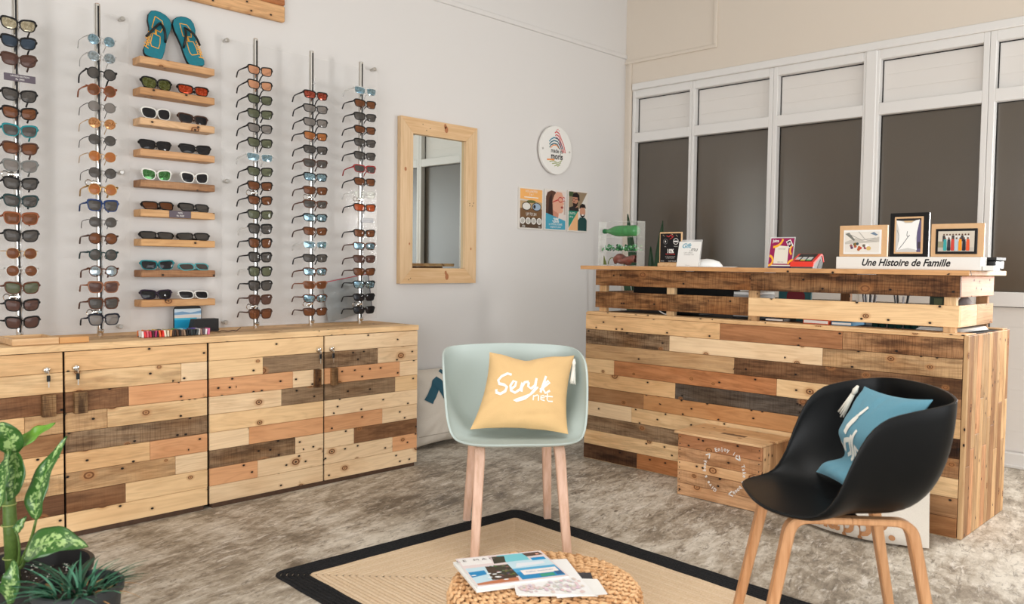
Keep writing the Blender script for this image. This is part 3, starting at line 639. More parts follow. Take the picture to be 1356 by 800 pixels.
# --- wooden board high on the wall
t = thing('wooden_wall_board', 'reclaimed wooden board mounted high on the wall, cut off by the picture top', 'wall board', (1.8, 4.12, 2.441), group=None)
for z0, z1, tn in ((2.443, 2.528, (220, 174, 126)), (2.530, 2.612, (190, 124, 80)), (2.614, 2.70, TL), (2.702, 2.79, TT)):
    plank('plank', (1.795, 4.098, (z0+z1)/2), AX_X, 1.2, .03, z1-z0, tn, .25, t, bev=.006)
part('batten', MB().box(1.3, 1.36, 4.113, 4.12, 2.46, 2.78).box(2.2, 2.26, 4.113, 4.12, 2.46, 2.78), DARKWOOD, t)
# --- mirror
t = thing('wall_mirror', 'tall rectangular mirror in a pale mitred wooden frame', 'mirror', (3.51, 4.12, 1.023))
ox0, ox1, oz0, oz1, ix0, ix1, iz0, iz1 = 3.187, 3.828, 1.022, 2.052, 3.284, 3.728, 1.119, 1.955
fy = 4.083
for nm, pts, m in (('frame_board', [(ox0, oz0), (ix0, iz0), (ix0, iz1), (ox0, oz1)], PINEZ), ('frame_board', [(ox1, oz0), (ox1, oz1), (ix1, iz1), (ix1, iz0)], PINEZ),
                ('frame_board', [(ox0, oz1), (ix0, iz1), (ix1, iz1), (ox1, oz1)], PINEX), ('frame_board', [(ox0, oz0), (ox1, oz0), (ix1, iz0), (ix0, iz0)], PINEX)):
    cx = sum(p[0] for p in pts)/4; cz = sum(p[1] for p in pts)/4; q = .9985
    b = part(nm, MB().prism([(cx+(p[0]-cx)*q, fy, cz+(p[1]-cz)*q) for p in pts], (0, .034, 0)), m, t)
kn = MB()
for x, z in ((3.36, 2.02), (3.42, 2.0), (3.39, 1.985), (3.80, 1.555), (3.79, 1.535), (3.765, 1.55), (3.765, 1.535), (3.255, 1.045), (3.27, 1.055)): kn.poly([(x+a, fy-.0005, z+b) for a, b in circ(0, 0, .0035, n=8)])
part('nail_hole', kn, BLACKGAP, t, fixn=False)
kn = MB()
for x, z, r in ((3.555, 2.01, .022), (3.545, 2.03, .016), (3.225, 1.73, .013), (3.57, 1.065, .022), (3.56, 1.09, .014), (3.78, 1.25, .009), (3.26, 1.27, .008)): kn.poly([(x+a, fy-.0004, z+b) for a, b in circ(0, 0, r*.7, r, n=12)])
part('knot', kn, mat('pine_knot', (176, 112, 70), .5), t, fixn=False)
part('glass', MB().box(ix0-.01, ix1+.01, 4.105, 4.109, iz0-.01, iz1+.01), mat('mirror_silver', (228, 234, 230), .01, 1), t)

# ------------------------------------------------------------------ flat printed things
def printed(parent, fn, shapes, texts=(), strokes=(), name='print', step=.00006):
    mb = MB(); ms = []; d = 0
    def mi(c):
        if c not in ms: ms.append(c)
        return ms.index(c)
    for c, pts in shapes:
        d += step; mb.poly([fn(x, y, d) for x, y in pts], mi(c))
    d += step
    for c, pts, w in strokes: mb.ribbon(pts, w, mi(c), fn=lambda x, y: fn(x, y, d))
    d += step
    for c, txt, size, x, y, kw in texts: addtext(mb, txt, size, lambda a, b: fn(a, b, d), mi(c), x, y, **kw)
    return part(name, mb, [flat(c) for c in ms], parent, fixn=False)
WH = (240, 238, 232)
def poster(lab, x0, x1, z0, z1, shapes, texts, strokes):
    t = thing('poster', lab, 'poster', ((x0+x1)/2, 4.12, z0), group='three posters on the wall')
    part('board', MB().box(x0, x1, 4.104, 4.12, z0, z1, .001), mat('poster_board', (228, 222, 214), .5), t)
    w = x1-x0; h = z1-z0
    printed(t, lambda x, y, d: (x0+w*x, 4.1038-d, z0+h*y), shapes, texts, strokes)
k_ = dict(align='CENTER')
poster('leftmost poster, orange above a brown picture with spectacles', 4.262, 4.508, 1.405, 1.70,
 [((212, 202, 190), rect(.03, .03, .97, .97)), ((120, 88, 58), rect(.03, .03, .97, .68)), ((88, 68, 50), rect(.03, .03, .97, .28)), ((190, 160, 120), rect(.03, .5, .97, .68)), ((244, 180, 106), [(.03, .97), (.97, .97), (.97, .66), (.5, .7), (.03, .72)]), ((92, 100, 52), circ(.5, .67, .2, .035)), ((70, 60, 48), circ(.3, .55, .2, .105)), ((226, 224, 216), circ(.3, .55, .17, .085)), ((60, 54, 48), circ(.73, .55, .2, .105)), ((160, 180, 200), circ(.73, .55, .17, .085)), ((40, 38, 40), circ(.64, .55, .05, .05))]
 + [(WH, circ(.14+.235*k, .2, .105, .082)) for k in range(4)]+[((190, 186, 178), circ(.14+.235*k, .2, .08, .06)) for k in range(4)],
 [(WH, 'VOS LUNETTES', .075, .5, .91, k_), (WH, '2 en 1', .07, .5, .84, k_), (WH, 'UP TO 2H', .1, .5, .36, k_), (WH, 'info', .09, .18, .07, k_), (WH, '.mu', .08, .85, .07, k_)], [(WH, [(.2, .77), (.8, .77)], .02)])
poster('middle poster, woman in red glasses over a blue band reading -20%', 4.535, 4.768, 1.405, 1.708,
 [((226, 214, 206), rect(.03, .03, .97, .97)), ((196, 178, 168), rect(.9, .4, .97, .75)), ((92, 62, 48), [(.03, .42), (.03, .8), (.1, .92), (.3, .97), (.5, .94), (.46, .8), (.36, .72), (.42, .5), (.4, .34), (.2, .38)]), ((58, 40, 34), [(.14, .4), (.18, .78), (.3, .9), (.33, .6), (.36, .36)]),
  ((222, 168, 142), [(.36, .5), (.34, .72), (.42, .86), (.55, .95), (.78, .94), (.86, .84), (.84, .74), (.9, .66), (.85, .63), (.88, .57), (.84, .54), (.86, .48), (.78, .43), (.66, .43), (.62, .3), (.38, .34)]), ((204, 142, 118), [(.36, .5), (.62, .42), (.62, .3), (.38, .34)]), ((160, 60, 58), circ(.8, .575, .06, .028)), ((74, 160, 186), [(.03, .03), (.97, .03), (.97, .25), (.03, .42)])],
 [(WH, '-20%', .16, .5, .245, dict(bold=.004)), (WH, 'on OFFICIAL FRAMES', .07, .5, .15, k_), (WH, 'sunglasses & optical', .065, .5, .09, k_)], [((190, 40, 50), circ(.72, .76, .1, .06), .022), ((190, 40, 50), [(.62, .76), (.36, .69)], .025), ((190, 40, 50), circ(.88, .78, .05, .05), .018)])
poster('rightmost poster, two bearded men on green and peach triangles', 4.793, 5.022, 1.405, 1.716,
 [((226, 222, 214), rect(.03, .03, .97, .97)), ((150, 130, 104), [(.03, .5), (.03, .97), (.97, .97), (.5, .5)]), ((70, 84, 50), rect(.03, .85, .25, .97)), ((44, 40, 40), [(.05, .5), (.05, .58), (.25, .62), (.5, .6), (.56, .5)]), ((198, 140, 112), [(.22, .66), (.2, .78), (.26, .88), (.46, .88), (.5, .74), (.46, .6), (.36, .58)]), ((36, 26, 24), [(.2, .84), (.26, .93), (.42, .96), (.56, .9), (.58, .76), (.5, .76), (.47, .84)]), ((44, 30, 26), [(.22, .7), (.25, .62), (.36, .58), (.47, .64), (.5, .74), (.4, .68), (.28, .7)]), ((44, 140, 116), [(.03, .5), (.5, .5), (.03, .08)]), ((238, 184, 132), [(.03, .06), (.5, .5), (.55, .03), (.03, .03)]), ((34, 70, 68), [(.5, .03), (.5, .28), (.62, .36), (.86, .36), (.97, .3), (.97, .03)]),
  ((206, 150, 122), circ(.74, .5, .15, .13)), ((38, 28, 26), [(.58, .56), (.6, .65), (.72, .7), (.86, .68), (.92, .58), (.84, .6), (.66, .6)]), ((46, 32, 28), [(.61, .46), (.64, .38), (.74, .355), (.84, .38), (.88, .46), (.8, .41), (.68, .41)]), ((244, 240, 236), circ(.75, .42, .06, .018))],
 [(WH, 'LUNETTES', .075, .2, .44, k_), (WH, 'de vue', .07, .16, .36, k_)], [((40, 34, 34), circ(.28, .77, .07, .035), .014), ((40, 34, 34), [(.35, .78), (.5, .8)], .014)])
# --- round sign
t = thing('round_sign', 'round white sign with red, blue and green hill lines on the wall', 'sign', (4.63, 4.12, 1.815))
M = Matrix.Translation((4.632, 4.12, 1.994)) @ Matrix.Rotation(pi/2, 4, 'X')
part('disc', MB().lathe([(.166, .012), (.177, .0125), (.177, .0285), (.1755, .030)], 56, M=M), mat('sign_white', (238, 236, 231), .4), t, auto=30)
part('rim_edge', MB().lathe([(.174, .010), (.174, .0124)], 40, M=M), mat('sign_edge_tan', (176, 138, 104), .5), t)
sw = []
rd, bl, tl, orr, gr = (206, 52, 56), (44, 136, 164), (20, 104, 124), (240, 150, 70), (152, 164, 92)
for k in range(3):
    o = k*.021
    sw.append((rd, [(-.02+o*.3, .125-o), (.0, .136-o), (.03, .126-o*1.1), (.06-o*.3, .084-o), (.09-o*.5, .045-o), (.112-o*.7, -.012)], .0085))
for k, c in enumerate((bl, tl, tl)):
    o = k*.021
    sw.append((c, [(-.086+o*.1, .056-o), (-.066, .074-o), (-.03, .09-o), (.012, .086-o), (.05-o*.4, .06-o), (.08-o*.8, .014)], .0085))
sw += [(orr, [(-.07, .012), (-.04, .034), (0, .038), (.034, .016)], .008), (orr, [(-.11, -.076), (-.02, -.07)], .011)]
for k in range(3): sw.append((gr, [(-.08+k*.03, -.088-.014*k), (-.03+k*.02, -.08-.014*k), (.02, -.092-.012*k), (.07-.01*k, -.07-.016*k)], .006))
for x, z in ((-.004, .146), (.012, .152), (.026, .143)): sw.append((rd, [(x, z), (x+.008, z+.002)], .008))
printed(t, lambda x, y, d: (4.632+x*.92, 4.0896-d, 1.994+y), [], [((44, 40, 42), 'made in', .044, .006, -.006, dict(bold=.0008)), ((44, 40, 42), 'moris', .062, .008, -.046, dict(bold=.0018))], sw, step=.00006)
for x in (-.148, .148): part('screw', MB().lathe([(.0075, 0), (.0075, .003), (.004, .004)], 10, M=Matrix.Translation((4.632+x, 4.0898, 1.994)) @ Matrix.Rotation(pi/2, 4, 'X')), STEEL, t)

# ------------------------------------------------------------------ things on the cabinet worktop
t = thing('wooden_tray', 'shallow pale wooden tray on the cabinet top below the leftmost rod', 'tray', (1.04, 3.78, .8))
for a in ((.965, 1.135, 3.70, 3.712), (.965, 1.135, 3.888, 3.90), (.965, .977, 3.712, 3.888), (1.123, 1.135, 3.712, 3.888)): part('rim', MB().box(*a, .801, .828, .002), PINEX, t)
part('base', MB().box(.976, 1.124, 3.711, 3.889, .8005, .807), PINEX, t)
t = thing('wooden_block', 'flat wooden block lying beside the shallow tray on the cabinet top', 'block', (1.19, 3.76, .8))
plank('board', (1.195, 3.76, .8135), AX_XF, .115, .025, .11, (216, 166, 110), .1, t)
# colour sample strips
front = [(228, 226, 222), (220, 60, 66), (214, 108, 120), (196, 60, 82), (70, 40, 44), (176, 58, 110), (60, 30, 38), (244, 110, 60), (222, 56, 46), (238, 230, 210), (226, 214, 186), (214, 156, 100), (70, 46, 36), (48, 40, 36), (92, 66, 50), (40, 36, 36), (120, 96, 80), (150, 126, 104), (30, 30, 32), (26, 26, 28), (52, 62, 62), (40, 44, 46), (66, 72, 72), (206, 202, 196), (150, 120, 108), (92, 78, 84), (232, 232, 230), (214, 104, 150)]
back = [(232, 120, 50), (240, 140, 40), (196, 80, 30), (246, 196, 60), (222, 180, 40), (60, 74, 40), (40, 70, 50), (180, 168, 120), (30, 100, 70), (46, 140, 70), (130, 180, 60), (60, 190, 190), (140, 210, 216), (40, 150, 200), (30, 130, 190), (40, 70, 150), (120, 90, 170), (70, 56, 120), (90, 60, 80)]
for nm, cols, y, z, lab, x0, x1 in (('colour_sample_strip', front, 3.765, .8, 'front strip of small glossy colour chips on the cabinet top', 1.487, 1.80), ('colour_sample_strip', back, 3.815, .8, 'back strip of bright colour chips behind the front strip on the cabinet top', 1.497, 1.79)):
    t = thing(nm, lab, 'colour samples', ((x0+x1)/2, y, z), group='colour sample strips')
    n = len(cols); w = (x1-x0)/n
    part('spine', MB().tube([(x0, y, z+.004), (x1, y, z+.004)], .003, 6), BLACKP, t)
    for k, c in enumerate(cols):
        M = Matrix.Translation((x0+w*(k+.5), y+random.uniform(-.004, .004), z+.001)) @ Matrix.Rotation(radians(random.uniform(-12, 12)), 4, 'Y')
        part('chip', MB().box(-w*.4, w*.4, -.02, .02, .001, .028+.004*random.random(), .002, M=M), mat('chip_%d_%d_%d' % c, c, .25), t)
t = thing('display_card', 'upright card with a blue beach picture and black rounded top on the cabinet', 'card', (1.832, 4.05, .8))
part('card', MB().prism([(1.765+.142*x, 4.056, .8+.125*y) for x, y in [(0, 0), (1, 0), (1, .84), (.94, .95), (.8, 1), (.2, 1), (.06, .95), (0, .84)]], (0, .008, 0)), BLACKP, t)
printed(t, lambda x, y, d: (1.765+.142*x, 4.0558-d, .8+.125*y), [((200, 214, 224), rect(.02, .0, .98, .86)), ((120, 156, 186), [(.02, .72), (.3, .76), (.6, .7), (.98, .78), (.98, .66), (.5, .64), (.02, .62)]), ((214, 206, 198), [(.02, .6), (.5, .63), (.98, .6), (.98, .5), (.02, .5)]), ((24, 150, 196), rect(.02, 0, .82, .5)), ((70, 180, 210), rect(.02, .42, .82, .5))])
t = thing('black_case', 'low black eyewear case behind the colour chips', 'case', (1.862, 3.93, .8))
part('body', MB().prism([(1.798+.138*x, 3.93, .8+.062*y) for x, y in [(0, 0), (1, 0), (1, 1), (.12, 1)]], (0, .05, 0)), BLACKP, t)
part('lid_seam', MB().box(1.80, 1.938, 3.928, 3.93, .806, .81), RUBBER, t)
t = thing('coiled_cord', 'small curled brown cord lying on the cabinet top beside the chips', 'cord', (1.98, 3.84, .8))
part('cord', MB().tube([(1.84+.0035*k*2.2, 3.84+.01*sin(k*.8), .8035+.004*abs(sin(k*.5))) for k in range(20)]+[(2.012, 3.85, .818)], .0022, 5), mat('brown_cord', (84, 60, 48), .6), t, True)
# silver pouch leaning on the wall behind the rightmost rod
t = thing('silver_pouch', 'silver grey satin pouch with red piped top leaning behind the rightmost rod', 'pouch', (2.83, 4.075, .8))
c4 = [V((2.668, 4.074, .803)), V((2.972, 4.074, .868)), V((2.948, 4.083, 1.082)), V((2.634, 4.083, 1.03))]
def pch(u, v, s=1):
    b = (c4[0]*(1-u)+c4[1]*u)*(1-v)+(c4[3]*(1-u)+c4[2]*u)*v
    k = (1-(2*u-1)**4)*(1-(2*v-1)**4); return b+V((0, -s*.0065*k*(1+.3*sin(5*u+7*v)), 0))
part('bag', MB().grid(lambda u, v: pch(u, v), 14, 12).grid(lambda u, v: pch(u, v, -1), 14, 12, flip=True), mat('silver_satin', (150, 154, 154), .35, .25, bump=(30, .25)), t, True)
part('piping', MB().tube([pch(k/10, 1)+V((0, 0, .001)) for k in range(11)], .0026, 6), mat('red_piping', (190, 70, 84), .5), t, True)
part('side_tape', MB().tube([pch(1, k/10)+V((.001, 0, 0)) for k in range(11)], .003, 6), mat('grey_tape', (92, 88, 98), .5), t, True)

# ------------------------------------------------------------------ things on the counter
Z0 = 1.1492
t = thing('acrylic_case', 'clear three-tier acrylic case at the left end of the counter', 'display case', (3.998, 3.0, Z0))
CX0, CX1, CY0, CY1, CZ1 = 3.96, 4.036, 2.86, 3.148, 1.412
for nm, b in (('side', (CX0, CX1, CY0, CY0+.005, Z0, CZ1)), ('side', (CX0, CX1, CY1-.005, CY1, Z0, CZ1)), ('shelf', (CX0, CX1, CY0+.005, CY1-.005, Z0, Z0+.006)), ('shelf', (CX0, CX1, CY0+.005, CY1-.005, 1.232, 1.237)), ('shelf', (CX0, CX1, CY0+.005, CY1-.005, 1.318, 1.323)), ('top', (CX0, CX1, CY0+.005, CY1-.005, CZ1-.005, CZ1))):
    part(nm, MB().box(*b, .0008), mixalpha('case_acrylic', (236, 238, 232), .17, .08) if 'case_acrylic' not in MC else MC['case_acrylic'], t)
    MC['case_acrylic'] = bpy.data.materials['case_acrylic']
GREEN = mat('green_pet', (84, 158, 96), .15, trans=.3, spec=.5); GREEND = mat('green_cap', (26, 96, 56), .4)
t = thing('green_bottle', 'green plastic bottle lying on the top tier of the acrylic case', 'bottle', (3.998, 3.0, 1.324))
M = Matrix.Translation((3.998, 3.135, 1.357)) @ Matrix.Rotation(pi/2, 4, 'X')
part('body', MB().lathe([(.012, .018), (.012, .03), (.02, .055), (.031, .09), (.033, .12), (.033, .15), (.031, .155), (.033, .16), (.033, .185), (.030, .19), (.033, .2), (.033, .235), (.024, .25)], 22, M=M), GREEN, t, True)
part('cap', MB().lathe([(.0145, .0), (.0145, .018), (.013, .02)], 16, M=M), GREEND, t, True, auto=40)
o = MB(); rr = random.Random(3)
for k in range(110):
    x, y, z = rr.uniform(3.975, 4.022), rr.uniform(2.872, 3.136), 1.2385+rr.random()**2*.03+.006
    R0 = Matrix.Translation((x, y, z)) @ Matrix.Rotation(rr.uniform(0, 6), 4, V((rr.random(), rr.random(), rr.random())).normalized())
    a = rr.uniform(.004, .009); o.box(-a, a, -a*.7, a*.7, -a*.5, a*.5, M=R0, mi=rr.randrange(3))
o = part('plastic_flakes', o, [GREEN, mat('flake_dark', (40, 96, 64), .2), mat('flake_pale', (150, 186, 164), .2)])
tag(o, 'heap of green plastic flakes on the middle tier of the acrylic case', 'plastic flakes', kind='stuff')
t = thing('crushed_can', 'crumpled grey and red can lying on the bottom tier of the acrylic case', 'can', (3.998, 2.97, Z0+.006))
def can(u, v):
    a = 2*pi*u; y = 3.045-.15*v; r = .027*(1+.18*sin(3*a+9*v)+.12*sin(17*v+2*a))*(.75+.25*sin(pi*min(1, v*1.0+.1)))
    return (3.998+r*cos(a)*1.05, y, Z0+.037+r*sin(a)+.006*sin(9*v))
part('body', MB().grid(can, 18, 14, cu=True), mat('crumpled_foil', (120, 112, 104), .3, .5, bump=(60, .5, (160, 70, 60))), t, True)
t = thing('olive_scrap', 'small curled green cutting on the bottom tier of the acrylic case', 'cutting', (3.99, 3.11, Z0+.006))
part('leaf', MB().prism([(3.99, 3.13, Z0+.0065), (3.99, 3.105, Z0+.0065), (3.99, 3.128, Z0+.062)], (.004, 0, 0)), mat('olive_leaf', (96, 108, 50), .5), t)
part('stem', MB().tube([(4.0, 3.07+.03*cos(a), Z0+.009+.04*sin(a)) for a in [k*pi/8 for k in range(9)]], .003, 5), mat('olive_leaf', (96, 108, 50)), t, True)
# black 10% sign on a wooden stand
t = thing('discount_sign', 'black sign reading 10% on a small wooden stand on the counter', 'sign', (3.96, 2.635, Z0))
part('stand', MB().box(3.945, 3.985, 2.562, 2.708, Z0, Z0+.02, .002), PINEX, t); part('board', MB().box(3.962, 3.97, 2.56, 2.709, Z0+.02, 1.343, .003), PINEX, t)
w10 = lambda x, y, d: (3.9616-d, 2.702-.135*x, Z0+.024+.162*y)
printed(t, w10, [((26, 24, 26), rect(0, 0, 1, 1))], [((244, 242, 238), '10%', .2, .5, .38, dict(bold=.006)), ((200, 60, 56), 'FIRST PURCHASE', .062, .5, .28, k_), ((200, 196, 190), 'sur votre premiere paire', .05, .5, .2, k_), ((200, 196, 190), 'sunglasses & optical', .05, .5, .15, k_), ((230, 226, 220), 'WWW', .05, .12, .04, k_), ((230, 226, 220), 'ENJOY THE SUN', .05, .6, .04, k_), ((210, 206, 200), 'eco', .05, .25, .55, k_), ((210, 206, 200), 'reduction', .05, .76, .55, k_)],
 [((230, 228, 224), circ(.76, .72, .12, .10)+[(.88, .72)], .02), ((230, 228, 224), [(.66, .72), (.86, .72)], .05), ((150, 148, 146), circ(.25, .72, .1, .085)+[(.35, .72)], .01), ((240, 238, 236), [(.25, .69), (.25, .75)], .05), ((200, 60, 60), [(.3, .92), (.42, .88), (.5, .95), (.62, .86)], .025), ((200, 60, 60), [(.46, .8), (.56, .84), (.66, .92)], .02), ((170, 150, 120), [(.12, .95), (.2, .9)], .02), ((170, 150, 120), [(.76, .95), (.84, .88)], .02), ((220, 190, 150), [(.55, .98), (.6, .95)], .02)])
# gift sign
t = thing('gift_sign', 'white acrylic sign reading Gift on the counter, right of the black sign', 'sign', (3.955, 2.5, Z0))
part('holder', MB().prism([(3.935, 0, Z0), (3.99, 0, Z0), (3.99, 0, Z0+.004), (3.941, 0, Z0+.004), (3.966, 0, 1.298), (3.963, 0, 1.298)], (0, -.145, 0)), CLEARP, t).location.y += 2.576-.0
gf = lambda x, y, d: (3.9320+.028*(y*.97)-d, 2.574-.141*x, Z0+.001+.137*y)
t_ = printed(t, gf, [((238, 237, 233), rect(0, 0, 1, 1))], [((40, 150, 180), 'Gift', .26, .34, .83, dict(shear=.3, bold=.004)), ((60, 58, 58), '.mu', .24, .68, .69, dict(shear=.3)), ((120, 118, 116), 'GIFT CARDS', .07, .46, .55, k_), ((120, 118, 116), 'AVAILABLE HERE', .06, .5, .48, k_), ((150, 148, 146), 'thank you', .05, .5, .06, k_)])
# white curved device and paper
t = thing('white_device', 'white rounded device lying on the counter behind the gift sign', 'device', (4.06, 2.44, Z0))
part('shell', MB().lathe([(.085, 0), (.088, .008), (.07, .03), (.035, .042), (.001, .046)], 28, (4.06, 2.46, Z0)), mat('white_plastic', (236, 236, 234), .3), t, True)
part('foot_ring', MB().lathe([(.06, -.0), (.06, .002)], 20, (4.06, 2.46, Z0-.0)), BLACKP, t)
t = thing('paper_sheets', 'few white sheets of paper lying on the counter beside the gift sign', 'paper', (4.0, 2.36, Z0))
for k in range(3): part('sheet', MB().box(3.93+.006*k, 4.06+.006*k, 2.285-.004*k, 2.43, Z0+.0012*k, Z0+.0012*k+.001), PAPER, t)
# flyer holder
t = thing('flyer_stand', 'purple and yellow flyer in a clear stand beside the card terminal', 'sign', (3.96, 1.96, Z0))
part('holder', MB().prism([(3.94, 0, Z0), (4.0, 0, Z0), (4.0, 0, Z0+.004), (3.946, 0, Z0+.004), (3.975, 0, 1.306), (3.972, 0, 1.306)], (0, -.132, 0)), CLEARP, t).location.y += 2.036
ff = lambda x, y, d: (3.9375+.0315*y-d, 2.032-.124*x, Z0+.001+.15*y)
pu, ye, cream = (148, 30, 84), (246, 176, 58), (226, 220, 206)
printed(t, ff, [(pu, rect(0, .06, 1, 1)), ((60, 40, 80), rect(0, 0, 1, .06)), (cream, rect(0, .06, 1, .1)), (cream, [(.22, .14), (.82, .14), (.8, .72), (.3, .76), (.22, .7)]), ((236, 232, 226), [(.66, .88), (.84, .96), (1.0, .74), (.82, .66)]), ((40, 30, 44), [(.7, .87), (.83, .92), (.94, .75), (.82, .69)]), ((226, 190, 200), circ(.82, .81, .05, .045))],
 [(WH, 'juice', .14, .22, .91, dict(bold=.004)), ((110, 100, 96), 'scan & pay', .07, .52, .64, k_), ((110, 100, 96), 'thank you', .06, .52, .2, k_)], [(ye, circ(.1, 1.0, .42, .3, 14, -1.5, -.1), .08), (ye, circ(-.02, .24, .2, .17, 14, -1.4, 1.4), .08), (ye, circ(1.1, .6, .22, .2, 10, 2.4, 4.0), .07), (ye, circ(1.05, .1, .2, .16, 10, 1.6, 3.0), .08)])
# card terminal
t = thing('card_terminal', 'red and grey card payment terminal on the counter', 'card terminal', (4.0, 1.85, Z0))
def ytz(y0, y1, pts, mi=0): return [(x, y0, z) for x, z in pts], (0, y1-y0, 0)
A = MB(); p, dd = ytz(1.915, 1.805, [(3.93, Z0), (4.03, Z0), (4.045, Z0+.03), (4.03, Z0+.062), (4.015, Z0+.06), (3.935, Z0+.022), (3.925, Z0+.012)]); A.prism(p, dd); part('body', A, mat('terminal_grey', (112, 112, 112), .45), t); part('printer_bay', MB().prism([(3.975, 1.8045, Z0+.002), (4.028, 1.8045, Z0+.002), (4.036, 1.8045, Z0+.026), (4.012, 1.8045, Z0+.046)], (0, -.0012, 0)), BLACKP, t)
A = MB(); p, dd = ytz(1.919, 1.801, [(3.922, Z0+.008), (3.929, Z0+.030), (4.018, Z0+.0735), (4.034, Z0+.069), (4.05, Z0+.033), (4.044, Z0+.031), (4.030, Z0+.061), (4.016, Z0+.0635), (3.936, Z0+.0215), (3.93, Z0+.008)]); A.prism(p, dd); part('shell', A, mat('terminal_red', (226, 58, 44), .35), t)
sl = lambda u, y, d: (3.931+.085*u-.45*d, y, Z0+.0312+.0415*u+d)
part('screen', MB().prism([sl(.58, 1.905, .001), sl(.58, 1.815, .001), sl(.95, 1.815, .001), sl(.95, 1.905, .001)], (-.0005, 0, .0012)), BLACKP, t)
part('keypad', MB().prism([sl(.08, 1.905, .0005), sl(.08, 1.815, .0005), sl(.54, 1.815, .0005), sl(.54, 1.905, .0005)], (-.0005, 0, .0012)), mat('keypad_dark', (48, 50, 54), .5), t)
for r_ in range(4):
    for c_ in range(3):
        cc = (200, 198, 194) if r_ else ((220, 60, 50), (236, 196, 60), (80, 170, 80))[c_]
        y = 1.893-.03*c_; u = .12+.11*r_; part('key', MB().prism([sl(u, y+.011, .0022), sl(u, y-.011, .0022), sl(u+.07, y-.011, .0022), sl(u+.07, y+.011, .0022)], (-.0006, 0, .0018)), flat(cc), t)
t.location.y -= .013
# picture frames and the name board
t = thing('name_board', 'long white board lettered Une Histoire de Famille on the counter', 'sign', (3.98, 1.37, Z0))
part('board', MB().box(3.945, 4.03, 1.056, 1.684, Z0, 1.2075, .002), mat('board_white', (232, 230, 224), .45), t)
tb = MB(); addtext(tb, 'Une Histoire de Famille', .0445, lambda a, b: (3.9446, 1.372-a*.90, 1.180+b), shear=.32, bold=.0012)
part('lettering', tb, flat((34, 34, 36)), t, fixn=False)
def picture(lab, y1, y0, zt, outer, inner, m, iw, shapes, strokes=()):
    z0 = 1.2078; t = thing('picture_frame', lab, 'picture frame', (3.985, (y0+y1)/2, z0), group='picture frames on the name board')
    b = MB().box(3.97, 3.988, y0, y1, z0, zt, .002); part('frame', b, outer, t)
    a0, a1, b0, b1 = m
    part('inner_frame', MB().box(3.964, 3.971, y1-a1, y1-a0, z0+b0, z0+b1, .0015), inner, t)
    q = iw; printed(t, lambda x, y, d: (3.9637-d, y1-a0-q-(a1-a0-2*q)*x, z0+b0+q+(b1-b0-2*q)*y), shapes, (), strokes, name='photograph')
    part('strut', MB().box(3.99, 4.02, (y0+y1)/2-.012, (y0+y1)/2+.012, z0, z0+.06), BLACKP, t)
LW = mat('frame_light_wood', (222, 182, 138), .5, bump=(50, .1, (208, 164, 118)))
rp = random.Random(5)
crowd = [((228, 222, 212), rect(0, 0, 1, 1)), ((196, 190, 180), [(0, .5), (.3, .7), (.6, .55), (1, .75), (1, .5), (0, .4)]), ((120, 120, 112), [(.0, .9), (.12, .96), (.3, .6), (.26, .56)]), ((110, 130, 150), [(.74, .9), (.84, .98), (.96, .84), (.9, .8)])]
crowd += [((rp.randrange(70, 190), rp.randrange(60, 130), rp.randrange(40, 100)), circ(.2+.03*k+rp.uniform(-.08, .1), .12+rp.random()*.3, .045, .07, 8)) for k in range(14)]
crowd += [((240, 238, 236), circ(.66, .3, .06, .1, 10)), ((214, 180, 110), circ(.7, .2, .07, .1, 10))]
picture('light wooden picture frame with a white mount, left on the name board', 1.681, 1.458, 1.356, LW, mat('mount_white', (238, 236, 232), .5), (.022, .198, .012, .126), .008, crowd, [((150, 146, 140), [(.1, .9), (.5, .6), (.9, .7)], .02), ((160, 156, 150), [(.4, 1), (.6, .62), (.95, .5)], .015)])
picture('black picture frame with a white top inside, middle of the name board', 1.447, 1.278, 1.408, mat('frame_black', (28, 32, 34), .4), LW, (.022, .146, .014, .182), .008,
 [((206, 204, 200), rect(0, 0, 1, 1)), ((96, 88, 120), rect(.84, 0, 1, 1)), ((70, 60, 70), rect(.88, .1, 1, .3)), ((44, 40, 38), rect(0, .93, 1, 1)), ((242, 240, 236), [(.0, .95), (.2, .93), (.36, .86), (.62, .86), (.78, .94), (.94, .96), (.86, .66), (.8, .4), (.86, .06), (.5, .12), (.06, .06), (.14, .4), (.12, .66)]), ((206, 176, 136), [(.28, .93), (.36, .88), (.62, .88), (.72, .93)])],
 [((84, 84, 86), [(.12, .08), (.3, .24), (.5, .46), (.56, .5)], .02), ((84, 84, 86), [(.46, .62), (.44, .5), (.5, .44)], .02), ((150, 150, 150), [(.04, .66), (.12, .5), (.1, .3)], .02)])
grp = [((206, 196, 180), rect(0, 0, 1, 1)), ((150, 146, 120), rect(0, .2, .16, .5)), ((188, 180, 168), rect(0, 0, 1, .2))]
for k in range(9): x = .16+.085*k; grp += [((224, 222, 216) if k % 3 else (60, 58, 62), rect(x-.035, .5, x+.035, .78)), ((96, 66, 52), circ(x, .83, .024, .045, 8))]
for k, c in enumerate(((60, 160, 160), (56, 56, 64), (204, 70, 60), (180, 200, 214), (236, 150, 40), (44, 40, 46), (222, 90, 50))): x = .2+.105*k; grp += [(c, [(x-.05, .08), (x+.05, .08), (x+.04, .6), (x-.04, .6)]), ((110, 74, 58), circ(x, .65, .026, .05, 8)), ((40, 38, 44), rect(x-.04, .04, x+.04, .2)) if k in (1, 5) else (c, rect(x-.04, .04, x+.04, .2))]
picture('light wooden picture frame with a black mount and group photo, right on the name board', 1.268, 1.054, 1.354, LW, mat('frame_black', (28, 32, 34)), (.021, .189, .013, .124), .011, grp)
t = thing('black_box', 'small black box at the right end of the counter behind the name board', 'box', (4.12, 1.07, Z0))
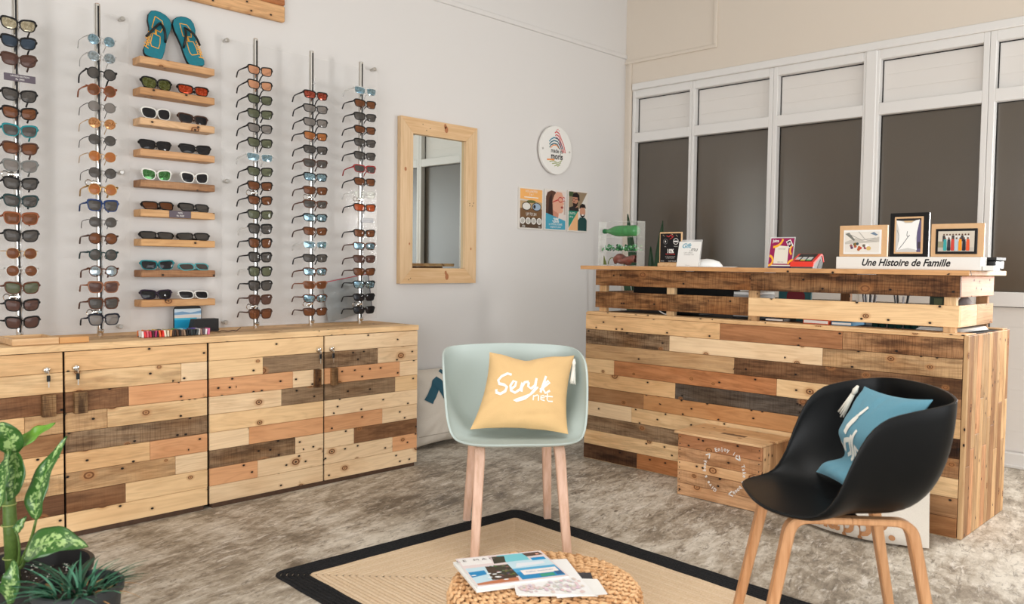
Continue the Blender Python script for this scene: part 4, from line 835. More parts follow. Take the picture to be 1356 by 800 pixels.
part('body', MB().box(4.06, 4.2, 1.03, 1.10, Z0+.006, 1.196, .006), BLACKP, t); part('lid', MB().prism([(4.055, 1.025, 1.196), (4.2, 1.025, 1.196), (4.2, 1.105, 1.196), (4.055, 1.105, 1.196)], (0, 0, .012)), RUBBER, t); part('foot', MB().box(4.07, 4.19, 1.04, 1.09, Z0, Z0+.006), RUBBER, t)
t = thing('white_slip', 'white card slip lying at the right end of the counter', 'card', (4.0, 1.03, Z0)); part('card', MB().box(3.96, 4.05, .99+.02, 1.054, Z0, Z0+.022, .002), PAPER, t)

# ------------------------------------------------------------------ things inside the upper tier of the counter
LZ = .8776
t = thing('computer_monitor', 'black computer monitor seen from behind, standing inside the slatted tier', 'monitor', (4.12, 2.62, LZ)); part('housing', MB().box(4.09, 4.12, 2.28, 2.98, LZ+.05, 1.12, .006), BLACKP, t); part('foot', MB().box(4.06, 4.22, 2.5, 2.76, LZ, LZ+.012, .003), BLACKP, t); part('neck', MB().box(4.12, 4.14, 2.6, 2.66, LZ+.012, 1.0), BLACKP, t)
t = thing('paper_tray', 'white stacked paper tray inside the slatted tier, right of the black computer', 'paper tray', (4.05, 2.2, LZ))
part('tray', MB().box(3.985, 4.24, 2.135, 2.255, LZ, LZ+.012), BLACKP, t)
for k in range(8): part('sheaf', MB().box(3.99+.002*(k % 3), 4.235, 2.14, 2.25, LZ+.0125+.0165*k, LZ+.0125+.0165*k+.015, .001), PAPER if k % 2 else mat('grey_paper', (176, 174, 172), .6), t)
t = thing('teal_book', 'dark teal folder with a dark red disc standing inside the slatted tier', 'folder', (4.12, 1.95, LZ)); part('cover', MB().box(4.1, 4.118, 1.875, 2.05, LZ, 1.105, .002), mat('teal_cover', (40, 92, 98), .5), t)
part('disc', MB().prism([(4.0998, 1.955+a, 1.0+b) for a, b in circ(0, 0, .05)], (-.001, 0, 0)), mat('dark_red', (120, 34, 48), .5), t)
for i, (y, x) in enumerate(((1.60, 4.15), (1.44, 4.13))):
    t = thing('pen_cup', ('clear cup of black pens inside the slatted tier, left of two', 'clear cup of black pens inside the slatted tier, right of two')[i], 'pen cup', (x, y, LZ), group='pen cups')
    part('cup', MB().lathe([(.032, 0), (.035, .1), (.033, .1), (.03, .003)], 18, (x, y, LZ)), mat('cup_white', (220, 222, 222), .3), t, True)
    for k in range(7):
        a = k*.9+i; part('pen', MB().tube([(x+.012*cos(a), y+.012*sin(a), LZ+.006), (x+.032*cos(a), y+.034*sin(a), 1.02+.02*(k % 3))], .004, 6), BLACKP if k % 3 else mat('pen_white', (210, 210, 214), .4), t)
for nm, y0, y1, x0, z, hh, c, lab in (('flat_book', 1.71, 1.84, 3.945, 0, .022, (214, 84, 50), 'orange book lying flat under the lower slat'), ('flat_book', 1.60, 1.70, 3.95, 0, .018, (60, 130, 170), 'blue book lying flat under the lower slat'), ('flat_book', 1.95, 2.05, 3.96, 0, .016, (70, 56, 46), 'brown book lying flat under the lower slat')):
    t = thing(nm, lab, 'book', (x0+.08, (y0+y1)/2, LZ), group='flat books under the slats'); part('cover', MB().box(x0, x0+.2, y0, y1, LZ, LZ+hh, .001), mat(lab[:6].strip()+'_cover', c, .5), t); part('pages', MB().box(x0-.001, x0+.19, y0+.004, y1-.004, LZ+.004, LZ+hh-.004), PAPER, t)
t = thing('dark_bottles', 'row of small dark green bottles standing inside the slatted tier', 'bottle rack', (4.0, 1.48, LZ))
for k in range(6):
    part('bottle', MB().lathe([(.016, 0), (.016, .04), (.008, .055), (.008, .065)], 12, (4.02+.01*(k % 2), 1.34+.036*k, LZ)), mat('dark_green_glass', (34, 62, 58), .2), t, True)
t = thing('binder', 'dark green binder standing at the right end inside the slatted tier', 'binder', (4.12, 1.27, LZ)); part('cover', MB().box(4.08, 4.2, 1.225, 1.30, LZ, 1.055, .003), mat('binder_green', (40, 58, 44), .5), t); part('label', MB().box(4.079, 4.08, 1.245, 1.28, .98, 1.02), mat('binder_label', (90, 100, 70), .5), t)
t = thing('striped_bag', 'striped white bag bundled at the right end inside the slatted tier', 'bag', (4.24, 1.18, LZ))
bm_ = MB().grid(lambda u, v: (4.25+.075*cos(2*pi*u)*sin(pi*(.08+.84*v)), 1.20+.045*sin(2*pi*u)*sin(pi*(.08+.84*v)), LZ+.15*v+.006*sin(6*pi*u)*sin(pi*v)), 20, 8, cu=True)
bm_.f += [tuple(range(20)), tuple(range(8*20, 9*20))]; bm_.m += [0, 0]
part('bag', bm_, mat('bag_cloth', (206, 196, 192), .7, bump=(22, .2, (120, 96, 98))), t, True)
t = thing('paper_pile', 'loose white papers poking out below the end slat', 'papers', (4.2, 1.15, LZ))
for k in range(5): part('sheet', MB().box(-.15, .15, -.105, .105, 0, .0022, M=Matrix.Translation((4.15+.006*k, 1.222, LZ+.0026*k)) @ Matrix.Rotation(radians(-4+2*k), 4, 'Z')), PAPER, t)
t = thing('cable', 'thin white cable curving between the slats', 'cable', (3.93, 2.66, LZ)); part('wire', MB().tube([(3.945, 2.70-.012*k, LZ+.03-.026*sin(pi*k/10)) for k in range(8)], .004, 6), PAPER, t, True)
# snake plant standing on the floor behind the counter
def strap_leaf(base, tip, w, bend, n=10):
    base, tip = V(base), V(tip); side = (tip-base).cross(V((1, 0, 0))).normalized()
    return lambda u, v: base.lerp(tip, v)+side*((u-.5)*2*w*(.65+.6*v-1.25*v**5))+V((bend*sin(pi*v*.5)-.02*abs(u-.5), 0, 0))
SNAKE = mat('snake_leaf', (44, 82, 48), .45, bump=(40, .1, (24, 52, 34))); SNEDGE = mat('snake_leaf_edge', (176, 150, 96), .5)
t = thing('snake_plant', 'tall snake plant standing behind the counter by the window', 'plant', (5.2, 3.6, 0))
part('pot', MB().lathe([(.13, 0), (.17, .34), (.18, .34), (.18, .37), (.16, .37), (.155, .33)], 28, (5.2, 3.62, 0)), mat('grey_pot', (150, 146, 140), .6), t, True, auto=40)
part('soil', MB().lathe([(.155, .32), (.10, .335)], 20, (5.2, 3.62, 0)), mat('soil_dark', (44, 34, 28), .9), t)
for k, (b, tp, w, bd) in enumerate((((5.2, 3.60, .33), (5.2, 3.525, 1.487), .052, 0), ((5.22, 3.66, .33), (5.25, 3.885, 1.55), .045, 0), ((5.26, 3.60, .33), (5.3, 3.70, 1.30), .045, 0), ((5.15, 3.66, .33), (5.1, 3.80, 1.18), .04, 0), ((5.2, 3.56, .33), (5.22, 3.40, 1.02), .045, 0), ((5.24, 3.64, .33), (5.3, 3.62, 1.1), .04, 0))):
    g = MB().grid(strap_leaf(b, tp, w, bd), 6, 14); o = part('leaf', g, SNAKE, t, True); so = o.modifiers.new('s', 'SOLIDIFY'); so.thickness = .004

# ------------------------------------------------------------------ book crate in front of the counter
bx = thing('wooden_crate', 'lidded wooden crate with white circular lettering in front of the counter', 'crate', (3.70, 2.075, 0))
BX0, BX1, BY0, BY1, BH = 3.57, 3.832, 1.847, 2.303, .312
for k, (z0, z1, tn, wr) in enumerate(((.246, .309, (188, 132, 92), .3), (.178, .2445, (206, 158, 116), .4), (.128, .1765, (224, 180, 134), .1), (.063, .1265, (208, 162, 120), .45), (.002, .0615, (210, 164, 122), .3))):
    plank('plank', (BX0+.008, (BY0+BY1)/2, (z0+z1)/2), AX_Y, BY1-BY0, .016+.001*(k % 2), z1-z0, tn, wr, bx)
for k in range(4): plank('plank', (BX0+.052+.063*k, BY0+.008, .155), AX_ZX, .306, .014, .0615, ((228, 186, 140), (216, 170, 124), (224, 180, 134), (190, 144, 102))[k], .3, bx)
plank('plank', ((BX0+BX1)/2+.008, BY1-.008, .155), AX_X, BX1-BX0-.02, .014, .306, TL, .2, bx)
plank('plank', (BX1-.008, (BY0+BY1)/2, .155), AX_Y, BY1-BY0-.034, .014, .306, TL, .2, bx)
lid = part('lid', MB().box(BX0+.03, BX1-.02, BY0+.02, BY1-.02, .309, .312), BLACKGAP, bx)
plank('plank', (BX0+.049, 2.075, .3195), AX_YF, .478, .011, .142, (230, 190, 144), .15, lid); plank('plank', (BX0+.195, 2.072, .3195), AX_YF, .488, .011, .147, (222, 178, 130), .2, lid)
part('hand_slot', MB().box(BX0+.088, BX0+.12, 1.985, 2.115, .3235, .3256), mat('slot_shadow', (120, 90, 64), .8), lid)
nb = MB()
for y in (BY0+.012, BY1-.012):
    for z in (.02, .045, .08, .11, .14, .165, .195, .23, .26, .295): nb.poly([(BX0-.0014, y+a, z+b) for a, b in circ(0, 0, .0032, n=7)])
part('nail_head', nb, BLACKGAP, bx, fixn=False)
tb = MB(); cy, cz, rr_ = 2.04, .163, .108
fx = lambda a, b: (BX0-.0016, cy-a, cz+b)
def arc_text(txt, ang, size, r):
    for i, ch in enumerate(txt):
        if ch == ' ': continue
        a = radians(ang-(i-(len(txt)-1)/2)*size*.62/r*57.3); vs, fs = textgeo(ch, size, bold=.0006)
        tb.add([fx(r*cos(a)+x*sin(a)+y*cos(a), r*sin(a)-x*cos(a)+y*sin(a)) for x, y in vs], fs)
LW_ = flat((232, 228, 222))
for args in (('Enjoy it', 84, .027), ('Take a book', -18, .025), ('Give a book', 203, .025)):
    tb = MB(); arc_text(*args, rr_); o = part('lettering', tb, LW_, bx, fixn=False)
for a0 in (42, 140, -72):
    tb = MB(); a = radians(a0); c_, s_ = cos(a), sin(a)
    for q in (-.012, .012): tb.ribbon([((rr_+q)*c_-.016*s_*1, (rr_+q)*s_+.016*c_), (rr_*c_+.006*s_, rr_*s_-.006*c_)], .006, fn=fx)
    part('arrow', tb, LW_, bx, fixn=False)

# ------------------------------------------------------------------ chairs
RIM = [(0, .258, .458), (.10, .252, .456), (.18, .222, .453), (.235, .165, .453), (.264, .115, .47), (.281, .078, .525), (.290, .045, .615), (.295, .008, .695), (.296, -.04, .742), (.294, -.10, .763), (.288, -.16, .776), (.268, -.215, .786), (.22, -.25, .791), (.12, -.274, .795), (0, -.282, .797)]
def catmull(P, t):
    n = len(P)-1; t = min(max(t, 0), 1)*n; i = min(int(t), n-1); u = t-i
    p0, p1, p2, p3 = [V(P[min(max(j, 0), n)]) for j in (i-1, i, i+1, i+2)]
    if i == 0: p0 = V((-P[1][0], P[1][1], P[1][2]))
    if i == n-1: p3 = V((-P[n-1][0], P[n-1][1], P[n-1][2]))
    return .5*((2*p1)+(p2-p0)*u+(2*p0-5*p1+4*p2-p3)*u*u+(3*p1-p0-3*p2+p3)*u**3)
def rim(th):   # th 0..1 all the way round, 0 = front centre
    q = th*2
    if q <= 1: return catmull(RIM, q)
    p = catmull(RIM, 2-q); return V((-p.x, p.y, p.z))
SEAT = V((0, .0, .437))
def shell(th, a):
    r = rim(th); ang = a*pi/2
    hx = sin(ang)**.72; vz = (1-cos(ang))**1.25
    flatk = max(0, min(1, (r.z-.45)/.12))
    hx = sin(ang)*(1-flatk)+hx*flatk; 
    z = SEAT.z+(r.z-SEAT.z)*vz
    return V((SEAT.x+(r.x-SEAT.x)*hx, SEAT.y+(r.y-SEAT.y)*hx, z))
def chair(name, lab, c, deg, shellmat, legmat, group=None):
    th = radians(deg); t = thing(name, lab, 'chair', (c[0], c[1], 0), th-pi/2, group)
    Mw = WM[t]
    def loc(mb): mb.v = [tuple(Mw @ V(p)) for p in mb.v]; return mb
    n = 72; g = MB().grid(lambda u, v: shell(u, .02+.98*v), n, 18, cu=True); g.f.append(tuple(range(n))); g.m.append(0)
    o = part('shell', loc(g), shellmat, t, True, fixn=False)
    so = o.modifiers.new('thickness', 'SOLIDIFY'); so.thickness = .0085; so.offset = -1
    bv = o.modifiers.new('round', 'BEVEL'); bv.width = .003; bv.segments = 2; bv.limit_method = 'ANGLE'; bv.angle_limit = radians(55)
    def leg(s, d):
        wt, wf, dt, df = .318, .365, .335, .497; zt = .4235
        foot = V((s*wf/2, d*df/2, .0095)); top = V((s*wt/2, d*dt/2, zt)); mid = V((s*wt/2, 0, zt))
        dirv = (top-foot).normalized(); R = .045; pts = [foot, foot.lerp(top, .5)]
        a0 = top-dirv*R; a1 = top+V((0, -d, 0))*R
        for k in range(7):
            q = k/6; pts.append(a0*(1-q)**2+top*2*q*(1-q)+a1*q*q)
        pts.append(V((s*wt/2, d*.0006, zt)))
        mb = MB(); N = len(pts); side = V((1, 0, 0)); L = [0]
        for a, b in zip(pts, pts[1:]): L.append(L[-1]+(b-a).length)
        vs = []
        for i, p in enumerate(pts):
            tt = (pts[min(i+1, N-1)]-pts[max(i-1, 0)]).normalized(); nn = tt.cross(side).normalized(); sd = nn.cross(tt).normalized()
            k = min(1, L[i]/.38); hw = .0165+.004*k; ht = .0135+.002*k-.006*max(0, min(1, (L[i]-.40)/.06)); b = .004
            for x, y in ((hw-b, ht), (hw, ht-b), (hw, -ht+b), (hw-b, -ht), (-hw+b, -ht), (-hw, -ht+b), (-hw, ht-b), (-hw+b, ht)): vs.append(p+sd*x+nn*y)
        fs = [(i*8+k, i*8+(k+1) % 8, (i+1)*8+(k+1) % 8, (i+1)*8+k) for i in range(N-1) for k in range(8)]+[tuple(range(8))[::-1], tuple((N-1)*8+k for k in range(8))]
        lg = part('leg', loc(mb.add(vs, fs)), legmat, t, True, auto=35)
        part('glide', loc(MB().box(foot.x-.0165, foot.x+.0165, foot.y-.0135, foot.y+.0135, .0085, .0105)), mat('leg_glide', (206, 204, 200), .5), lg)
    for s in (-1, 1):
        for d in (-1, 1): leg(s, d)
    part('seat_bracket', loc(MB().box(-.165, .165, -.03, .03, .424, .431, .002).box(-.03, .03, -.10, .12, .424, .431, .002)), STEEL, t)
    return t, Mw
MINT = mat('mint_plastic', (182, 194, 189), .38, spec=.4); BLK = mat('matt_black_plastic', (11, 12, 13), .4, spec=.22)
chM, MM = chair('tub_chair', 'mint green tub chair with pale beech legs, holding the yellow cushion', (2.476, 2.391), -129, MINT, BEECH)
chB, MBk = chair('tub_chair', 'black tub chair with honey oak legs, holding the blue cushion', (2.511, 1.056), 129.7, BLK, OAK)
# ------------------------------------------------------------------ cushions
def cushion(P, thick, n=26, wr=.0, seed=0, pinch=.05, ex=2.4):
    """P(u,v)->(point, normal); returns front fn, mesh"""
    def surf(s):
        def fn(u, v):
            a, b = 2*u-1, 2*v-1
            pu = u+pinch*(1-b*b)*(.5-u)*-1*0+(.5-u)*pinch*2*(1-b*b)*abs(a)**3; pv = v+(.5-v)*pinch*2*(1-a*a)*abs(b)**3
            p, nn = P(pu, pv); k = max(0, (1-abs(a)**ex)*(1-abs(b)**ex))**.55
            rad = math.atan2(b, a); w = wr*sin(9*rad+seed+3*(a*a+b*b))*(abs(a)**2+abs(b)**2)*.5*k**.5+wr*.5*sin(17*rad+2*seed)*k*(a*a+b*b)
            return V(p)+V(nn)*(s*(thick/2*k+.0015)+w)
        return fn
    mb = MB().grid(surf(1), n, n).grid(surf(-1), n, n, flip=True)
    # edge seam strip
    E_ = [(k/n, 0) for k in range(n)]+[(1, k/n) for k in range(n)]+[(1-k/n, 1) for k in range(n)]+[(0, 1-k/n) for k in range(n)]
    f, b = surf(1), surf(-1); vs = [f(*e) for e in E_]+[b(*e) for e in E_]; m = len(E_)
    mb.add(vs, [(k, (k+1) % m, m+(k+1) % m, m+k) for k in range(m)]); return surf(1), mb
def bil(c, nrm):
    c = [V(q) for q in c]
    return lambda u, v: ((c[0]*(1-u)+c[1]*u)*(1-v)+(c[3]*(1-u)+c[2]*u)*v, nrm)
def invbil(q, x, y):   # pixel-free helper: unit coordinates of (x, y) inside the quad q
    u = v = .5
    for _ in range(12):
        px = (q[0][0]*(1-u)+q[1][0]*u)*(1-v)+(q[3][0]*(1-u)+q[2][0]*u)*v-x; py = (q[0][1]*(1-u)+q[1][1]*u)*(1-v)+(q[3][1]*(1-u)+q[2][1]*u)*v-y
        a = (q[1][0]-q[0][0])*(1-v)+(q[2][0]-q[3][0])*v; b = (q[3][0]-q[0][0])*(1-u)+(q[2][0]-q[1][0])*u
        c = (q[1][1]-q[0][1])*(1-v)+(q[2][1]-q[3][1])*v; d = (q[3][1]-q[0][1])*(1-u)+(q[2][1]-q[1][1])*u
        D = a*d-b*c; u -= (d*px-b*py)/D; v -= (a*py-c*px)/D
    return u, v
def tassel(t, top, d, L, m):
    top = V(top); d = V(d).normalized(); s = d.orthogonal().normalized(); w = d.cross(s)
    part('tassel_head', MB().tube([top, top+d*L*.16, top+d*L*.3], [.004, .009, .006], 8), m, t, True)
    for k in range(9):
        a = k*2.4; o = (s*cos(a)+w*sin(a))
        part('tassel_strand', MB().tube([top+d*L*.28+o*.004, top+d*L*.7+o*.008, top+d*L*(.96+.04*(k % 3))+o*.011], .0028, 5), m, t, True)
# yellow cushion (chair-local corners: right, forward, z), leaning on the back
def chl(Mw, r, f, z): return Mw @ V((r, f, z))
yc = [chl(MM, .192, .068, .478), chl(MM, -.205, .105, .462), chl(MM, -.272, -.135, .757), chl(MM, .100, -.118, .773)]
yn = (yc[1]-yc[0]).cross(yc[3]-yc[0]).normalized()
if yn.dot(V((-1, -1, .3))) < 0: yn = -yn
Q = [V(c) for c in yc]
t = thing('cushion', 'square yellow cushion with white script and tassel on the mint chair', 'cushion', tuple(chl(MM, 0, .03, .45)))
yb = bil(yc, yn)
def yp(u, v):
    p, nn = yb(u, v); d = .022*math.exp(-((u-.42)/.16)**2)*max(0, v-.6)/.4
    fold = .007*math.exp(-((v-.16-.1*(u-.6))/.03)**2)*(u > .35)*sin(pi*min(1, (u-.35)/.65)) + .006*math.exp(-((v-.45+.15*(u-.8))/.03)**2)*max(0, (u-.55)/.45) + .006*math.exp(-((v-.42-.3*u)/.03)**2)*max(0, .3-u)/.3
    return p+(yc[0]-yc[3])*d/.3+yn*-fold, nn
fy_, mbc = cushion(yp, .13, 44, .008, 1.0, .05)
part('cover', mbc, mat('yellow_cotton', (224, 188, 136), .85, spec=.1, bump=(240, .12, (219, 181, 126)), sheen=.1), t, True)
quad = [(250, 625), (890, 660), (980, 155), (388, 130)]
LT = mat('white_print', (240, 238, 228), .8)
def yfn(x, y):
    u, v = invbil(quad, x, y); u = min(max(u, .02), .98); v = min(max(v, .02), .98); return fy_(u, v)+yn*.0022
tb = MB()
for pts, w in (([(528, 322), (500, 312), (458, 328), (432, 352), (440, 374), (472, 384), (492, 402), (480, 428), (446, 442), (418, 430), (418, 410)], 19), ([(516, 420), (548, 398), (556, 372), (538, 366), (516, 394), (518, 426), (545, 440), (580, 420)], 16), ([(580, 424), (596, 378), (588, 436)], 15), ([(590, 410), (612, 376), (640, 372)], 16), ([(640, 376), (634, 402), (652, 416), (680, 396), (694, 350)], 16),
               ([(694, 350), (682, 410), (645, 452), (585, 472), (536, 486), (552, 492), (610, 478), (665, 440), (700, 405)], 12), ([(760, 334), (738, 384), (714, 440)], 16), ([(712, 422), (750, 398), (782, 376), (772, 364), (746, 384), (734, 418), (748, 442), (782, 424)], 14), ([(668, 456), (662, 488)], 8), ([(668, 464), (692, 456), (700, 462), (697, 490)], 8), ([(714, 473), (738, 471), (734, 457), (716, 462), (714, 484), (740, 490)], 8), ([(762, 444), (757, 482), (766, 491), (798, 489)], 8), ([(742, 461), (800, 462)], 8)):
    L = [V(p) for p in pts]; tb.ribbon(pts, w, fn=yfn)
part('lettering', tb, LT, t, fixn=False)
tassel(t, Q[2]+yn*.01+(Q[1]-Q[2])*.06, (Q[1]-Q[2])+V((0, 0, -.1)), .115, LT)
# blue cushion, slumped in the black chair
bc = [chl(MBk, .20, -.002, .475), chl(MBk, -.20, -.03, .478), chl(MBk, -.225, -.19, .79), chl(MBk, .10, -.115, .778)]
bn = (bc[0]-bc[1]).cross(bc[3]-bc[0]).normalized()
if bn.dot(V((-1, .3, .3))) < 0: bn = -bn
base_b = bil(bc, bn)
def bp(u, v):
    p, nn = base_b(u, v); k = math.exp(-((v-.3)/.13)**2); 
    return p-bn*(.055*k)+V((0, 0, -.01*k)), nn
t = thing('cushion', 'slumped blue cushion with white leaf print and cream tassel on the black chair', 'cushion', tuple(chl(MBk, 0, -.03, .46)))
fb_, mbc = cushion(bp, .085, 30, .006, 2.0, .04)
part('cover', mbc, mat('blue_cotton', (104, 154, 172), .85, spec=.1, bump=(240, .12, (96, 146, 164)), sheen=.1), t, True)
tb = MB(); bfn = lambda u, v: fb_(u, v)+bn*.0025
for pts, w in (([(.30, .50), (.34, .60), (.385, .69)], .07), ([(.36, .64), (.44, .80)], .04), ([(.2, .36), (.3, .44), (.4, .46)], .035), ([(.24, .33), (.34, .36), (.44, .5)], .03), ([(.34, .3), (.42, .4), (.5, .56)], .035), ([(.42, .3), (.5, .3), (.54, .38), (.48, .42), (.42, .34)], .03), ([(.16, .42), (.2, .36)], .03)): tb.ribbon(pts, w, fn=bfn)
part('print', tb, LT, t, fixn=False)
tassel(t, bc[3]+bn*.02+(bc[0]-bc[3])*.02, (V((0, 0, -1))*.8+(bc[0]-bc[1]).normalized()*.45+bn*.2), .12, mat('cream_tassel', (226, 220, 206), .8))
# white floor cushion lettered happy. leaning on the counter
hc = [V((3.585, 1.66, .010)), V((3.618, 1.12, .006)), V((3.765, 1.17, .50)), V((3.755, 1.715, .515))]
hn = V((-.955, -.03, .29)).normalized()
t = thing('floor_cushion', 'white floor cushion lettered happy leaning on the counter behind the black chair', 'cushion', (3.68, 1.4, 0))
hb = bil(hc, hn)
def hp(u, v):
    p, nn = hb(u, v); return p+V((-1, 0, 0))*(.085*sin(pi*min(max(u, 0), 1))*(1-v)**2), nn
fh, mbc = cushion(hp, .18, 36, .009, .5, .006, 2.2)
part('cover', mbc, FABW, t, True)
tb = MB(); addtext(tb, 'happy.', .14, lambda a, b: fh(min(max(.50+a/.58, .02), .98), min(max(.10+b/.6, .0), .98))+hn*.010, bold=.004)
part('lettering', tb, mat('brown_print', (178, 128, 88), .8), t, fixn=False)
part('care_tag', MB().box(3.742, 3.746, 1.695, 1.725, .45, .50), mat('tag_pale_blue', (206, 220, 226), .7), t)
# canvas floor cushion with the dark blue zigzag
kc = [V((3.17, 3.93, .02)), V((3.72, 3.95, .02)), V((3.71, 4.035, .50)), V((3.19, 4.03, .49))]
kn_ = V((0, -.985, .17)).normalized()
t = thing('floor_cushion', 'canvas floor cushion with a dark blue zigzag leaning on the wall behind the mint chair', 'cushion', (3.44, 3.96, 0))
fk, mbc = cushion(bil(kc, kn_), .17, 36, .011, 3.0, .03, 2.8)
part('cover', mbc, FABW, t, True)
tb = MB(); tb.ribbon([(.19, .56), (.36, .82), (.62, .26), (.84, .8), (.97, .5)], .12, fn=lambda u, v: fk(u, v)+kn_*.005); tb.ribbon([(.47, .97), (.56, .80)], .07, fn=lambda u, v: fk(u, v)+kn_*.003)
part('zigzag', tb, mat('petrol_print', (36, 84, 102), .7), t, fixn=False)
part('seam', MB().tube([fk(k/14, .13)+kn_*.001 for k in range(15)], .0025, 5), mat('seam_grey', (176, 166, 152), .8), t, True)

# ------------------------------------------------------------------ rug
JUTE = mat('jute_braid', (228, 206, 178), .9, spec=.1, bump=(120, .35, (202, 172, 136)))
JUTE2 = mat('jute_braid_pale', (231, 210, 184), .9, spec=.1, bump=(110, .35, (206, 178, 142)))
RBLK = mat('black_braid', (34, 34, 35), .95, spec=.08, bump=(130, .8, (52, 52, 53)))
t = thing('jute_rug', 'jute braid rug with a black border under the mint chair and pouf', 'rug', (2.15, 1.75, 0), 0)
rc = V((2.125, 1.74, 0)); ra = radians(-2.4); RW, RL = 1.245, 1.93
def rloop(x, w, z, mb, R=.05):
    """one braided coil: a rounded rectangle inset by x, as a low ridge of width w"""
    hw, hl = RW/2-x, RL/2-x; r = max(.012, R-x*.4); pts = []
    for cx, cy, a0 in ((hw-r, hl-r, 0), (-hw+r, hl-r, 90), (-hw+r, -hl+r, 180), (hw-r, -hl+r, 270)):
        for k in range(5): a = radians(a0+22.5*k); pts.append((cx+r*cos(a), cy+r*sin(a), cos(a), sin(a)))
    dens = []
    for i, p in enumerate(pts):
        q = pts[(i+1) % len(pts)]; L = math.hypot(q[0]-p[0], q[1]-p[1]); m = max(1, int(L/.03))
        for k in range(m): u = k/m; dens.append(tuple(p[j]*(1-u)+q[j]*u for j in range(4)))
    vs = []; n = len(dens)
    for i, (px, py, nx, ny) in enumerate(dens):
        wob = .0012*sin(i*.9)+.0012*math.sin(py*3+px*2)
        for o, zz in ((-w*.5, .001), (-w*.36, z*.8), (0, z+.0006*(i % 2)), (w*.36, z*.8), (w*.5, .001)):
            X = px+nx*(o+wob); Y = py+ny*(o+wob); vs.append((rc.x+X*cos(ra)-Y*sin(ra), rc.y+X*sin(ra)+Y*cos(ra), zz))
    mb.add(vs, [(i*5+k, i*5+k+1, ((i+1) % n)*5+k+1, ((i+1) % n)*5+k) for i in range(n) for k in range(4)])
    return mb
x = .008
for k in range(6): part('black_coil', rloop(x, .0175, .0062, MB()), RBLK, t, True, fixn=True); x += .0165
k = 0
while x < RW/2-.02:
    part('jute_coil', rloop(x, .019, .0054, MB()), (JUTE, JUTE2)[k % 3 == 1], t, True); x += .0175; k += 1
# ------------------------------------------------------------------ pouf
PX, PY, PR, PH = 1.915, 1.71, .30, .172
STRAW = mat('water_hyacinth', (236, 194, 148), .7, spec=.2, bump=(90, .3, (214, 166, 118)))
STRAW2 = mat('water_hyacinth_dark', (218, 170, 122), .7, spec=.2, bump=(90, .3, (186, 134, 88)))
t = thing('woven_pouf', 'round woven straw pouf with magazines on top, on the rug', 'pouf', (PX, PY, .0))
RZ0 = .0068
core = MB().lathe([(PR*.82, RZ0), (PR*.93, RZ0+.04), (PR*.94, PH*.6), (PR*.86, PH*.86), (PR*.5, PH*.93), (.001, PH*.93)], 40, (PX, PY, 0)); part('core', core, mat('straw_core', (120, 80, 46), .9), t, True)
prof = []
for k in range(14): prof.append((.018+.0195*k, PH-.004-.0012*(k/13)**3*12, 90))     # top coils from the centre outwards
prof += [(PR*.965, PH-.028, 45), (PR*1.0, PH-.052, 15), (PR*1.005, PH-.078, 0), (PR*.99, PH-.103, -8), (PR*.96, PH-.127, -14), (PR*.92, RZ0+.021, -8)]
def sph(mb, c, ax, ay, az, M, mi=0):
    vs = []; n = 6
    for j, (rz, rr0) in enumerate(((-1, 0), (-.55, .83), (.35, .93), (1, 0))):
        if rr0 == 0: vs.append(M @ V((0, 0, rz*az))+c)
        else: vs += [M @ V((ax*rr0*cos(2*pi*k/n), ay*rr0*sin(2*pi*k/n), rz*az))+c for k in range(n)]
    fs = [(0, 1+(k+1) % n, 1+k) for k in range(n)]+[(1+k, 1+(k+1) % n, 7+(k+1) % n, 7+k) for k in range(n)]+[(13, 7+k, 7+(k+1) % n) for k in range(n)]
    mb.add(vs, fs, mi)
rp = random.Random(11)
for ri, (r, z, tilt) in enumerate(prof):
    mb = MB(); n = max(6, int(2*pi*r/.032)); 
    for k in range(n):
        a = 2*pi*(k+.5*(ri % 2))/n; er = V((cos(a), sin(a), 0)); et = V((-sin(a), cos(a), 0)); tl = radians(tilt)
        nn = er*cos(tl)+V((0, 0, 1))*sin(tl); bb = nn.cross(et)
        for s in (1, -1):
            ang = radians(33*s+rp.uniform(-9, 9)); d1 = et*cos(ang)+bb*sin(ang); d2 = nn.cross(d1)
            M = Matrix((d1, d2, nn)).transposed()
            sph(mb, V((PX, PY, 0))+er*r+V((0, 0, z))+bb*.0045*s+nn*rp.uniform(-.002, .002), .0205, .0078, .0072, M.to_3x3(), 0 if rp.random() < .72 else 1)
    part('braid_coil', mb, [STRAW, STRAW2], t, True)
# ------------------------------------------------------------------ magazines
def magazine(lab, c, z, th, shapes, texts=(), strokes=(), cover=(236, 234, 230)):
    c = [V((p[0], p[1], z)) for p in c]   # near-left, near-right, far-right, far-left of the cover as read
    ctr = sum(c, V())/4; t = thing('magazine', lab, 'magazine', tuple(ctr), group='magazines on the pouf')
    def P(x, y, d): return (c[0]*(1-x)+c[1]*x)*(1-y)+(c[3]*(1-x)+c[2]*x)*y+V((0, 0, th+d))
    part('pages', MB().prism([P(x, y, -th) for x, y in ((.004, .006), (.992, .006), (.992, .994), (.004, .994))], (0, 0, th*.9)), PAPER, t)
    part('cover', MB().prism([P(0, 0, -th*.1), P(1, 0, -th*.1), P(1, 1, -th*.1), P(0, 1, -th*.1)], (0, 0, th*.1)), mat('cover_%d_%d_%d' % cover, cover, .35), t)
    if shapes or strokes or texts: printed(t, P, shapes, texts, strokes, step=.00002)
MZ = PH+.0055
m_near = [(1.675, 1.765), (1.94, 1.632), (2.045, 1.85), (1.785, 1.985)]
def sh(dx, dy): return [(p[0]+dx, p[1]+dy) for p in m_near]
